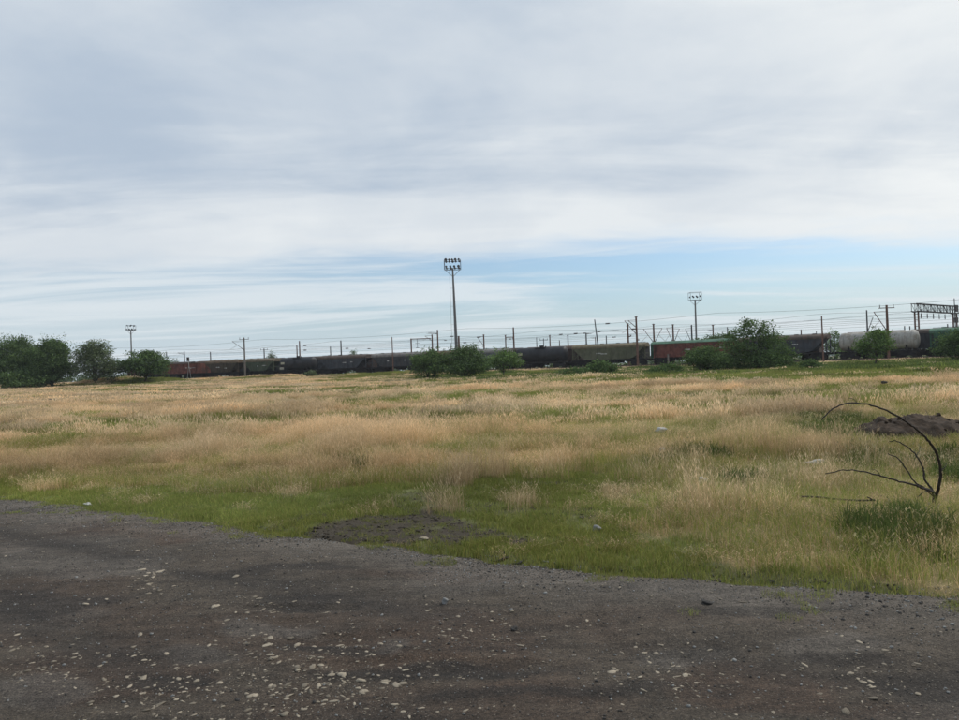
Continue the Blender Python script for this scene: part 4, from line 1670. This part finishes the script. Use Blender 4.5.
def flood_mast(px_base, px_top, ytop, Y, label, rows, wide, r0, r1, ladder_side=True, deckh=2.4):
    top = at(px_top, ytop, Y)
    bx = at(px_base, 360, Y).x
    gz = float(ground_h(bx, Y))
    h = top.z - gz
    dx = top.x - bx
    t = thing('floodlight_mast', label, 'floodlight mast', (bx, Y, gz))
    z1 = h - deckh
    f = lambda z: dx * z / h
    b = MB()
    b.tube([(f(z), 0, z) for z in (-.3, h * .3, h * .6, z1 + .2)], [r0, r0 * .85 + r1 * .15, (r0 + r1) / 2, r1], 10)
    b.build('shaft', M_STEELG, t)
    MB().tube([(0, 0, -.2), (f(1), 0, 1.0)], r0 * 1.5, 10).build('footing', M_CONC, t)
    cx = f(z1)
    # deck frame
    b = MB()
    hw = wide / 2
    for yy in (-hw * .7, hw * .7):
        b.box((cx, yy, z1), (wide, .12, .14))
        b.box((cx, yy, z1 + deckh * .88), (wide, .1, .1))
    for xx in (-hw, hw):
        b.box((cx + xx, 0, z1), (.12, wide * .7, .14))
        b.box((cx + xx, 0, z1 + deckh * .88), (.1, wide * .7, .1))
        for yy in (-hw * .7, hw * .7):
            b.box((cx + xx, yy, z1 + deckh * .44), (.1, .1, deckh * .9))
    b.build('lamp_frame', M_LAMP, t)
    for s in (-1, 1):
        MB().tube([(cx + s * hw, 0, z1), (f(z1 - 1.9), 0, z1 - 1.9)], .06, 5).build('brace', M_STEELG, t)
    lm = MB()
    lm.tube([(0, -.25, -.06), (0, .0, 0), (0, .28, .1)], [.46, .42, .2], 10)
    lm.box((0, .05, -.42), (.08, .1, .3))
    lme = lm.mesh('floodlight', M_LAMP)
    for (row, n) in rows:
        for i in range(n):
            xx = cx - hw + wide * (i + .5) / n
            for yy, rz in ((-hw * .8, 0), (hw * .8, math.pi)):
                o = obj('floodlight', lme, t, (xx, yy, z1 + row), (R(-12), 0, rz + random.uniform(-.4, .4)))
                k = random.uniform(.55, .82)
                o.scale = (k, k, k)
    if ladder_side:
        b = MB()
        o_ = -1.15
        for q in (-.2, .2):
            b.tube([(f(0) + o_, q, .2), (f(z1) + o_ + .35, q, z1)], .025, 4)
        for z in np.arange(.5, z1, .6):
            xx = f(z) + o_ + .35 * z / z1
            b.box((xx, 0, z), (.05, .4, .04))
        for z in np.arange(3, z1, 4.5):
            b.tube([(f(z) + o_ + .35 * z / z1, 0, z), (f(z), 0, z)], .025, 4)
        b.build('ladder', M_STEELG, t)
    return t


flood_mast(457.2, 452.2, 259.5, 186, 'tall leaning floodlight mast with ladder and two lamp rows above the middle bushes', ((.45, 4), (2.15, 5)), 4.0, .42, .20)
flood_mast(697, 694.8, 291.5, 275, 'slim grey floodlight mast with open lamp frame left of the tallest shrub', ((1.3, 3),), 4.1, .36, .26, False, 3.2)
flood_mast(131.6, 130.6, 325, 330, 'distant small floodlight mast rising behind the small left tree', ((.4, 3), (2.0, 2)), 3.4, .34, .24, False, 2.3)


# signal gantry at right
def gantry():
    YL, YR = 134.0, 147.0
    A = at(914, 303.2, YL)
    Bp = at(955.5, 306.8, YR)
    ax = Vector((Bp.x - A.x, Bp.y - A.y, 0))
    L = ax.length
    rz = math.atan2(ax.y, ax.x)
    gz = float(ground_h(A.x, A.y))
    ztop = (A.z + Bp.z) / 2 - gz
    t = thing('signal_gantry', 'steel truss gantry on two legs above the bright green hopper', 'gantry', (A.x, A.y, gz), rz)
    dep = 1.35
    zb = ztop - dep
    for y in (-.45, .45):
        for z in (ztop, zb):
            MB().box((L / 2, y, z), (L + .3, .13, .13)).build('chord', M_DARKP, t)
    n = 13
    vm = MB().box((0, 0, 0), (.08, .08, dep)).mesh('lattice_post', M_DARKP)
    for i in range(n + 1):
        for y in (-.45, .45):
            obj('lattice_post', vm, t, (L * i / n, y, ztop - dep / 2))
    for i in range(n):
        for y in (-.45, .45):
            a, b_ = (zb, ztop) if i % 2 else (ztop, zb)
            MB().tube([(L * i / n, y, a), (L * (i + 1) / n, y, b_)], .04, 4).build('lattice_brace', M_DARKP, t)
    for x in (.9, L - .6):
        b = MB()
        b.tube([(x, -.3, 0), (x, -.3, zb)], .15, 8).tube([(x, .3, 0), (x, .3, zb)], .15, 8)
        for z in np.arange(.6, zb, 1.1):
            b.box((x, 0, z), (.1, .6, .1))
        b.build('leg', M_RUSTP, t)
        MB().box((x, 0, zb - .12), (.9, 1.2, .1)).build('leg_cap', M_DARKP, t)
    for x, z, h_ in ((L - 2.0, ztop - .5, 1.3), (L - 2.2, zb - 1.4, 1.0)):
        b = MB()
        b.box((x, -.75, z), (1.2, .35, h_))
        b.tube([(x, -.6, z + h_ * .3), (x, -.1, z + h_ * .3)], .05, 5)
        b.build('signal_box', M_DARKP, t)
    for k in range(5):
        x = 3.0 + k * 2.9
        b = MB()
        b.tube([(x, 0, zb), (x, 0, zb - .35)], .025, 4)
        b.build('hanger', M_DARKP, t)
        insulator(t, (x, 0, zb - .35), (x, 0, zb - 1.25), .11)
    b = MB()
    b.tube([(L + .1, .2, 0), (L + .1, .2, ztop + 1.6)], .08, 6)
    b.build('side_pole', M_DARKP, t)


gantry()

# overhead wires
M_WIRE = mat('wire_dark', (.05, .05, .055), .6, .1, 1)


def wire(off, z, sag, r, label, seed, ins=()):
    a = path_pts(off, -165, 128, 3.0, z - 1.5)
    s = np.concatenate([[0], np.cumsum(np.linalg.norm(np.diff(a, axis=0), axis=1))])
    ph = ((s + seed * 17) % 52) / 52
    a[:, 2] -= sag * 4 * ph * (1 - ph)
    o = MB().tube([tuple(p) for p in a], r, 4).build('overhead_wire', M_WIRE)
    tag(o, label, 'wire', 'overhead wires of the railway')
    qx, qy = project(a[:, 0], a[:, 1], a[:, 2])
    for px in ins:
        i = int(np.argmin(np.abs(qx - px)))
        d = Vector(a[min(i + 1, len(a) - 1)] - a[i - 1]).normalized()
        c = Vector(a[i])
        n = 7
        MB().tube([c + d * (k - 3) * .13 for k in range(n)], [.16, .08, .16, .08, .16, .08, .16], 6).build('insulator', M_INS, o)


FW = 'lowest overhead wire directly above the front freight train'
wire(0, 7.7, .1, .018, FW, 0)
wire(0, 9.3, .9, .018, 'sagging wire just above the lowest wire over the front train', 0, (478, 640))
wire(-4.6, 10.3, .7, .020, 'topmost wire strung along the trackside poles in front of the train', 1, (616,))
wire(14, 8.0, .1, .018, 'straight lower wire behind the front train', 2, (306, 345, 468, 705))
wire(14, 9.7, .9, .018, 'sagging wire behind the front train, above the straight lower one', 2, (306, 447, 558, 575))
wire(30, 8.2, .1, .018, 'straight wire over the third track of the yard', 3, (372, 612, 632))
wire(30, 10.0, .9, .018, 'sagging wire over the third track of the yard', 3, (588, 606))
wire(52, 10.6, .8, .022, 'farthest sagging wire over the back of the yard', 4, (447, 505))
wire(52, 8.4, .1, .022, 'farthest straight wire over the back of the yard', 4)

# ------------------------------------------------------------------ trees and bushes
M_BARK = mat('bark', (.075, .06, .048), .95, .35, 6, bump=.6, bscale=12)
M_LEAF = leaf_mat('tree_leaves', .28)


def leaf_cloud(lobes, n, size, cols, seed, shell=.55, flat=.7):
    """leaf faces spread through ellipsoid lobes: (cx,cy,cz,rx,ry,rz)"""
    r = np.random.default_rng(seed)
    vol = np.array([l[3] * l[4] * l[5] for l in lobes]) ** .75
    pick = r.choice(len(lobes), n, p=vol / vol.sum())
    L = np.array(lobes)[pick]
    d = r.normal(size=(n, 3))
    d /= np.linalg.norm(d, axis=1)[:, None]
    rad = np.where(r.uniform(size=n) < shell, r.uniform(.72, 1.06, n), r.uniform(0, 1, n) ** .45)
    rad = np.where(r.uniform(size=n) < .06, r.uniform(1.05, 1.17, n), rad)
    # lumpy outline
    lump = 1 + .22 * np.sin(d[:, 0] * 5 + L[:, 0]) * np.sin(d[:, 1] * 5 + L[:, 1] * 2) + .2 * np.sin(d[:, 2] * 7 + L[:, 2] * 3 + d[:, 0] * 3)
    c = L[:, :3] + d * L[:, 3:] * (rad * lump)[:, None]
    # gather leaves into sprays so that gaps stay between them
    m = max(n // 16, 12)
    ctr = c[r.choice(n, m, replace=False)]
    hs = r.uniform(size=m)
    gi = r.integers(0, m, n)
    off = r.normal(0, 1, (n, 3)) * np.array([1.0, 1.0, .6]) * size * 1.25
    stray = r.uniform(size=n) < .22
    c = np.where(stray[:, None], c, ctr[gi] + off)
    hsh = np.where(stray, .5, hs[gi])
    c[:, 2] = np.maximum(c[:, 2], .05)
    n = len(c)
    nr = r.normal(size=(n, 3))
    nr[:, 2] = np.abs(nr[:, 2]) + .35
    nr /= np.linalg.norm(nr, axis=1)[:, None]
    u = np.cross(nr, r.normal(size=(n, 3)))
    u /= np.linalg.norm(u, axis=1)[:, None]
    v = np.cross(nr, u)
    s = (size * r.uniform(.6, 1.35, n))[:, None]
    a = s * .5
    V = np.stack([c - u * a, c - v * a * .55 + nr * a * .15, c + u * a * 1.1, c + v * a * .55 + nr * a * .1], 1).reshape(-1, 3)
    Fc = np.arange(n * 4).reshape(n, 4)
    col = np.array(cols)[r.integers(0, len(cols), n)] * r.uniform(.65, 1.35, (n, 1)) * (.55 + .9 * hsh[:, None])
    return V, Fc, np.repeat(col, 4, axis=0)


G_DARK = [(0.098, 0.154, 0.059), (0.127, 0.189, 0.069), (0.084, 0.131, 0.054)]
G_MID = [(0.098, 0.154, 0.056), (0.119, 0.18, 0.066), (0.081, 0.127, 0.051)]
G_LITE = [(0.13, 0.202, 0.063), (0.155, 0.227, 0.078), (0.103, 0.168, 0.055)]
G_GREY = [(0.136, 0.176, 0.089), (0.164, 0.202, 0.108), (0.107, 0.143, 0.075)]


def plant(name, label, cat, x0, x1, ytop, ybase, Y, cols, n, seed, nl=7, trunk=.18, leaf=.34, stems=1, crown_base=.25, top=None, open_=0.0, group='trees and bushes before the tracks', gy=None, lobes_px=None):
    """tree or bush filling a pixel box at depth Y"""
    rnd = random.Random(seed)
    A, Bq = at(x0, ybase, Y), at(x1, ybase, Y)
    W = Bq.x - A.x
    cx = (A.x + Bq.x) / 2
    gz = float(ground_h(cx, Y)) if gy is None else gy
    tp = at((x0 + x1) / 2 if top is None else top, ytop, Y)
    H = tp.z - gz
    topx = tp.x - cx
    t = thing(name, label, cat, (cx, Y, gz), 0, group)
    lobes = []
    zb = H * crown_base
    if lobes_px:
        for (lx, ly, lrx, lrz) in lobes_px:
            q = at(lx, ly, Y)
            k = Y / F
            lobes.append((q.x - cx, rnd.uniform(-.15, .15) * W, q.z - gz, lrx * k, min(lrx * k, W * .4) * .9, lrz * k))
    else:
        lobes.append((topx * .5, 0, zb + (H - zb) * .47, W * .42, W * .38, (H - zb) * .46))
        for i in range(nl):
            f = (i + .5) / nl
            zz = zb + (H - zb) * (.22 + .6 * rnd.random())
            spread = math.sin(min(1, max(0.15, 1 - (zz - zb) / (H - zb))) * math.pi * .62) * .42
            a = i * 2.4 + rnd.uniform(-.5, .5)
            lobes.append((math.cos(a) * W * spread + topx * (zz / H) * .6, math.sin(a) * W * spread * .9, zz, W * rnd.uniform(.14, .23), W * rnd.uniform(.14, .22), (H - zb) * rnd.uniform(.14, .22)))
        lobes.append((topx, 0, H - (H - zb) * .16, W * .17, W * .16, (H - zb) * .15))
    # trunk and limbs
    b = MB()
    if stems == 1:
        b.tube([(0, 0, -.2), (.03 * W, .02 * W, zb * .7), (topx * .3, 0, H * .55), (topx * .7, 0, H * .85)], [trunk * 1.3, trunk, trunk * .6, trunk * .15], 8)
        root = Vector((.02 * W, 0, zb * .75))
        for l in lobes[1:]:
            e = Vector(l[:3])
            mid = root.lerp(e, .5) + Vector((0, 0, .08 * H))
            b.tube([root, mid, e], [trunk * .5, trunk * .3, trunk * .08], 5)
    else:
        for l in lobes:
            sx = l[0] * .35 + rnd.uniform(-.1, .1) * W
            b.tube([(sx, l[1] * .3, -.2), (sx * .5 + l[0] * .5, l[1] * .6, l[2] * .5), (l[0], l[1], l[2])], [trunk, trunk * .7, trunk * .2], 6)
    b.build('trunk', M_BARK, t, smooth=True)
    V, Fc, C = leaf_cloud(lobes, n, leaf, cols, seed, .6 - open_)
    obj('crown', np_mesh('crown', V, Fc, M_LEAF, False, C), t)
    return t


# left group
plant('tree', 'broad dense dark tree at the left edge of the field', 'tree', -14, 43, 336.5, 388, 150, G_DARK, 30000, 1, nl=14, trunk=.3, crown_base=.04)
plant('tree', 'dense rounded dark tree beside the leftmost broad tree', 'tree', 29, 72, 339.5, 388, 147, G_DARK, 28000, 2, nl=14, trunk=.28, crown_base=.05)
plant('tree', 'feathery open crowned tree between the dense left trees', 'tree', 70, 118, 341.5, 388.5, 146, G_GREY, 17000, 3, nl=12, trunk=.22, crown_base=.05, leaf=.30, open_=.15)
plant('tree', 'small round tree with visible trunk left of the red gondola', 'tree', 122, 168, 349.5, 387, 148, G_MID, 12000, 4, nl=10, trunk=.18, crown_base=.16)
plant('bush', 'low dark bush under the leftmost broad tree', 'bush', -6, 56, 371, 389, 144, G_DARK, 9000, 5, nl=6, trunk=.06, stems=4, crown_base=.05)
# middle bushes
plant('bush', 'dark dense bush left of the leaning floodlight mast', 'bush', 409, 451, 350, 380, 112, G_DARK, 10000, 6, nl=9, trunk=.08, stems=5, crown_base=.06, leaf=.26)
plant('bush', 'dark dense bush with raised right top below the leaning mast', 'bush', 439, 485, 345.5, 380, 113, G_DARK, 11000, 7, nl=9, trunk=.08, stems=5, crown_base=.06, top=470, leaf=.26)
plant('bush', 'loose light green bush before the pale grey hopper', 'bush', 485, 521, 350, 378, 116, G_LITE, 4200, 8, nl=7, trunk=.09, crown_base=.28, leaf=.26, open_=.1)
plant('bush', 'low dark bush in front of the olive hopper', 'bush', 587, 616, 361, 375.5, 100, G_DARK, 3600, 9, nl=6, trunk=.06, stems=4, crown_base=.04, leaf=.24)
# right group
plant('bush', 'large round bush in front of the right red gondola', 'bush', 682, 728, 347, 374.5, 92, G_DARK, 8500, 10, nl=9, trunk=.08, stems=5, crown_base=.05, leaf=.24)
plant('shrub', 'tallest shrub with airy ragged top right of the slim mast', 'shrub', 716, 802, 321, 374, 94, G_MID, 15000, 11, trunk=.14, crown_base=.06, leaf=.25,
      lobes_px=[(750, 352, 22, 17), (750, 333, 15, 9), (736, 337, 8, 6), (764, 332, 8, 6), (748, 322, 6, 3), (770, 335, 5, 3), (731, 350, 6, 4), (734, 357, 14, 13), (775, 352, 15, 13), (787, 358, 13, 13), (762, 362, 22, 11), (745, 326, 7, 4), (757, 324, 8, 3.5), (790, 366, 11, 8), (738, 367, 16, 7), (768, 340, 11, 8), (729, 343, 6, 4)])
plant('tree', 'young light green tree in front of the grey white tank', 'tree', 858, 893, 329.5, 364, 88, G_LITE, 5200, 12, nl=8, trunk=.09, crown_base=.28, leaf=.22)
plant('tree', 'dark tree cut by the right edge of the picture', 'tree', 937, 985, 329, 361, 92, G_MID, 9000, 13, nl=9, trunk=.12, crown_base=.05, leaf=.25)
# behind the tracks
gb = 'trees behind the tracks'
plant('tree', 'green tree showing in the gap before the grey white tank', 'tree', 824, 846, 330.5, 358, 150, G_LITE, 3500, 14, nl=6, trunk=.12, crown_base=.1, leaf=.3, group=gb)
plant('shrub', 'low scrub behind the right red gondola and slim mast', 'shrub', 694, 740, 335, 352, 160, G_MID, 3000, 15, trunk=.08, stems=5, leaf=.3, group=gb,
      lobes_px=[(700, 341, 5, 3), (708, 340, 6, 3.5), (716, 339, 6, 4), (725, 338, 7, 4), (733, 337, 6, 4)])
plant('tree', 'tiny round distant tree above the slate hopper', 'tree', 347.5, 358, 350.5, 362, 262, G_DARK, 1500, 16, nl=5, trunk=.15, crown_base=.15, leaf=.4, group=gb)
plant('tree', 'small dark distant tree above the grey green hopper', 'tree', 266.5, 277, 352, 365, 268, G_GREY, 1100, 17, nl=5, trunk=.15, crown_base=.2, leaf=.4, group=gb)
plant('shrub', 'faint distant scrub right of the small left tree top', 'shrub', 168, 182, 358, 368, 262, G_GREY, 900, 18, nl=5, trunk=.1, crown_base=.1, leaf=.4, group=gb)
def sky_gap_scrub():
    """scrub mass added behind the wagons to block the sky under them"""
    P = path_pts(24.0, -300, 128, 1.0, 0.0)
    r = np.random.default_rng(77)
    lobes = []
    for p in P:
        for q in range(2):
            hgt = r.uniform(1.3, 2.5)
            lobes.append((p[0] + r.normal(0, 1), p[1] + r.normal(0, 1.2), p[2] - .2 + hgt * .4, r.uniform(1.0, 1.8), r.uniform(1.0, 1.6), hgt * .62))
    V, Fc, C = leaf_cloud(lobes, 60000, .5, G_DARK + G_GREY, 78)
    V[:, 2] = np.where(V[:, 2] < 0, .2, V[:, 2])
    o = obj('scrub', np_mesh('scrub', V, Fc, M_LEAF, False, C))
    tag(o, 'dark low scrub added behind the wagons to block the sky beneath them', 'scrub', kind='stuff')


sky_gap_scrub()  # added foliage, keeps bright sky from showing under the wagons
# low weeds that stand out singly on the bank
for i, (a, b_, yt, yb, Y, lab) in enumerate((
        (648, 684, 364, 378, 88, 'low spreading green bush left of the large round bush'),
        (306, 316, 371, 380, 150, 'tiny grey green bush before the left black tank'),
        (800, 822, 361, 375, 84, 'low green bush right of the tallest shrub'),
        (556, 590, 368, 377, 98, 'low green bush left of the low dark bush'))):
    plant('bush', lab, 'bush', a, b_, yt, yb, Y, G_MID if i != 1 else G_GREY, 1700, 30 + i, nl=6, trunk=.04, stems=4, crown_base=.03, leaf=.22)

# ------------------------------------------------------------------ soil mound on the right
M_MOUND = mat('mound_soil', (.044, .030, .020), .95, .55, 5, bump=.9, bscale=25)


def mound():
    cx, cy_ = MDX, MDY
    xs = np.linspace(-1.6, 4.2, 150)
    ys = np.linspace(-1.7, 2.0, 90)
    X, Y = np.meshgrid(xs, ys)
    def bump(x, y, rx, ry_, h):
        q = ((X - x) / rx) ** 2 + ((Y - y) / ry_) ** 2
        return h * np.clip(1 - q, 0, 1) ** .7
    Z = np.maximum.reduce([bump(0.05, .1, .8, .9, .42), bump(.55, .25, .85, .9, .36), bump(1.3, .1, 1.1, .8, .22), bump(2.4, .2, 1.3, .9, .2), bump(-.35, 0, .65, .8, .28)])
    n = fbm(X * 2.2 + 5, Y * 2.2, 71, 5) - .5
    n2 = fbm(X * 7, Y * 7, 72, 4) - .5
    Z = np.where(Z > .005, Z * (1 + .8 * n) + .17 * n2 * sstep(0, .15, Z), -.08)
    gx, gy = X + cx, Y + cy_
    Zw = Z + ground_h(gx, gy) - float(ground_h(cx, cy_))
    idx = np.arange(X.size).reshape(X.shape)
    f = np.stack([idx[:-1, :-1], idx[:-1, 1:], idx[1:, 1:], idx[1:, :-1]], -1).reshape(-1, 4)
    t = thing('soil_mound', 'heap of dark brown soil in the dry grass at the right', 'mound', (cx, cy_, float(ground_h(cx, cy_))))
    obj('heap', np_mesh('heap', np.stack([X, Y, Zw], -1).reshape(-1, 3), f, M_MOUND, False), t)
    rnd = random.Random(3)
    ms = [rock_mesh('clod', 400 + i, .7, M_MOUND, 1) for i in range(4)]
    for i in range(170):
        a, b_ = rnd.randrange(5, 85), rnd.randrange(5, 145)
        if Z[a, b_] < .05:
            continue
        r_ = rnd.uniform(.015, .06)
        o = obj('clod', rnd.choice(ms), t, (X[a, b_], Y[a, b_], Zw[a, b_]), (rnd.random() * 3, rnd.random() * 3, rnd.random() * 6))
        o.scale = (r_, r_, r_)
    b = MB()
    for i in range(60):
        a, b_ = rnd.randrange(5, 85), rnd.randrange(10, 145)
        if Z[a, b_] < .05:
            continue
        p = Vector((X[a, b_], Y[a, b_], Zw[a, b_] + .01))
        d = Vector((rnd.uniform(-1, 1), rnd.uniform(-1, 1), rnd.uniform(0, .5))).normalized()
        b.tube([p, p + d * rnd.uniform(.1, .3)], .005, 3)
    tag(b.build('twigs', mat('dry_twig', (.20, .15, .10), .9, .3, 9), t), kind='stuff')


mound()

# ------------------------------------------------------------------ bent bare branches
M_BRANCH = mat('branch_bark', (.030, .024, .021), .8, .35, 20, bump=.3, bscale=60)


def zpx(x, y):
    return 780 + x / 5.145, 380 + y / 5.145


def smooth_path(P, n=6):
    out = []
    for i in range(len(P) - 1):
        p0, p1, p2, p3 = P[max(i - 1, 0)], P[i], P[i + 1], P[min(i + 2, len(P) - 1)]
        for k in range(n):
            t = k / n
            out.append(.5 * ((2 * p1) + (p2 - p0) * t + (2 * p0 - 5 * p1 + 4 * p2 - p3) * t * t + (3 * p1 - p0 - 3 * p2 + p3) * t ** 3))
    out.append(P[-1])
    return out


def branches():
    base = on_ground(*zpx(795, 632))
    Y0 = base.y
    t = thing('bare_bush', 'bare bent branches arching left from one stem at the right', 'bush', base)
    def limb(name, pts, r0, r1, dy, parent=t):
        P = []
        for i, (x, y) in enumerate(pts):
            f = i / (len(pts) - 1)
            P.append(at(*zpx(x, y), Y0 + dy * f) - base)
        S = smooth_path(P)
        n = len(S)
        rnd = random.Random(len(pts))
        S = [s + Vector((rnd.uniform(-1, 1), 0, rnd.uniform(-1, 1))) * .005 for s in S]
        return MB().tube(S, [r0 + (r1 - r0) * (i / (n - 1)) ** .8 for i in range(n)], 7).build(name, M_BRANCH, parent, smooth=True)
    stem = limb('stem', [(796, 650), (795, 625), (794, 600), (790, 578)], .026, .02, 0)
    limb('branch', [(795, 612), (808, 580), (818, 540), (827, 470), (810, 390), (780, 335), (740, 288), (695, 248), (650, 216), (570, 168), (470, 130), (400, 120), (330, 123), (262, 155), (215, 207)], .019, .006, -.7)
    limb('branch', [(794, 600), (778, 555), (745, 512), (736, 455), (702, 390), (652, 342), (600, 315), (562, 318)], .014, .005, .35)
    limb('branch', [(790, 575), (700, 530), (652, 462), (604, 402), (555, 380)], .011, .005, .15)
    limb('branch', [(792, 578), (742, 560), (690, 540), (600, 518), (520, 495), (430, 472), (340, 463), (235, 482)], .015, .005, -.45)
    limb('twig', [(795, 602), (750, 573), (708, 602)], .008, .004, -.15)
    limb('twig', [(735, 455), (742, 470), (750, 500)], .006, .003, .3)
    limb('twig', [(827, 470), (850, 445), (858, 425)], .006, .002, .1)
    limb('twig', [(650, 216), (640, 190), (622, 176)], .004, .002, -.35)
    limb('twig', [(520, 495), (500, 470), (470, 458)], .005, .002, -.3)
    limb('twig', [(702, 390), (715, 365), (722, 340)], .004, .002, .2)
    limb('twig', [(400, 120), (380, 100), (352, 92)], .004, .002, -.55)
    # fallen stick in the grass, in front
    g = on_ground(*zpx(300, 640))
    P = [at(*zpx(x, y - 4), g.y) for x, y in ((108, 604), (200, 607), (290, 617), (400, 624), (488, 622))]
    P2 = [at(*zpx(x, y - 4), g.y) for x, y in ((480, 622), (462, 612), (448, 606))]
    b = MB().tube(smooth_path(P), .011, 6)
    b.tube(smooth_path(P2), .007, 5)
    tag(b.build('fallen_stick', M_BRANCH, smooth=True), 'dark fallen stick lying in the grass left of the bare bent branches', 'stick')


branches()

# ------------------------------------------------------------------ litter, rocks on the ground
M_WHITE = mat('white_plastic', (.46, .46, .44), .7, .25, 12, bump=.3, bscale=25)


def crumple(name, px, py, w_px, h_px, label, cat, m, seed, lift=.0, road=False, sub=3, rough=.3, squash=1.0):
    if road:
        X, Y, Z = on_road(px, py)
        p = Vector((X, Y, Z))
    else:
        p = on_ground(px, py)
    k = p.y / F
    me = rock_mesh(name, seed, 1.0, m, sub, rough)
    o = obj(name, me, None, (p.x, p.y, p.z + lift + h_px * k * .35), (0, 0, random.uniform(-.4, .4)))
    o.scale = (w_px * k / 2, w_px * k / 2 * squash, h_px * k / 2)
    return tag(o, label, cat)


crumple('litter', 661, 437, 10, 5, 'white scrap lying at the edge of the tall dry grass', 'litter', M_WHITE, 61, .12, squash=.6)
crumple('litter', 662, 458, 6, 5, 'tiny white scrap below the larger white scrap in the grass', 'litter', M_WHITE, 62, .12)
crumple('litter', 704, 488.5, 8, 5, 'white lump in the grass above the tall right verge', 'litter', M_WHITE, 63, .09)
crumple('plastic_bag', 815, 471, 20, 4.5, 'long crumpled pale bag left of the bare branches', 'bag', mat('pale_bag', (.42, .40, .37), .6, .2, 10, bump=.4, bscale=20), 64, .11, squash=.4)
crumple('rock', 597.5, 531, 9, 6, 'grey rock on the short green grass near the road', 'rock', M_GREYST, 65)
crumple('rock', 87, 505.5, 7, 3.5, 'flat white stone on the verge at the left', 'rock', M_WHITE, 66)
crumple('rock', 424, 540, 9, 3.5, 'flat white stone at the road edge by the bare soil', 'rock', M_PALE, 67)
crumple('rock', 445, 603, 6, 6, 'upright grey stone on the road near its middle', 'rock', M_GREYST, 68, road=True)
crumple('rock', 707, 605, 9, 4.5, 'black clod lying on the road at the right', 'clod', M_DARKST, 69, road=True)
crumple('rock', 514, 627, 6, 4.5, 'small dark stone on the middle of the road', 'rock', M_DARKST, 70, road=True)
crumple('rock', 884, 387.5, 5, 3, 'dark distant lump in the dry field at the right', 'rock', M_DARKST, 71, .2)
crumple('rock', 53, 404.5, 9, 4, 'dark low lump in the dry field below the left trees', 'rock', M_DARKST, 72, .2)
crumple('rock', 12, 409, 6, 3, 'dark low lump in the dry field at the left edge', 'rock', M_DARKST, 73, .15)

M_RUB = mat('black_rubber', (.014, .013, .013), .7, .3, 20)
for (pts, lab) in (([(490, 556.5), (497, 558), (504, 557.5), (509, 556)], 'black rubber strip at the road edge, left of two'), ([(512, 561), (518, 561.5), (524, 558.5)], 'black rubber strip at the road edge, right of two')):
    P = []
    for (x, y) in pts:
        X, Y, Z = on_road(x, y)
        P.append(Vector((X, Y, max(Z, float(ground_h(X, Y))) + .006)))
    S = smooth_path(P, 4)
    b = MB()
    n = len(S)
    b.tube(S, [.005 + .006 * math.sin(math.pi * i / (n - 1)) for i in range(n)], 6)
    tag(b.build('rubber_strip', M_RUB, smooth=True), lab, 'rubber')

# ------------------------------------------------------------------ thin summer haze
def haze():
    b = MB()
    b.box((0, 300, 22), (1500, 1500, 50))
    m = bpy.data.materials.new('thin_haze')
    m.use_nodes = True
    w = NT(m.node_tree)
    out = w.n('ShaderNodeOutputMaterial')
    v = w.n('ShaderNodeVolumePrincipled')
    v.inputs['Color'].default_value = (.86, .92, 1.0, 1)
    v.inputs['Density'].default_value = 0.00017
    v.inputs['Anisotropy'].default_value = 0.2
    w.link(v.outputs[0], out.inputs['Volume'])
    tag(b.build('haze', m), 'thin pale summer haze over the railway field', 'haze', kind='stuff')


haze()
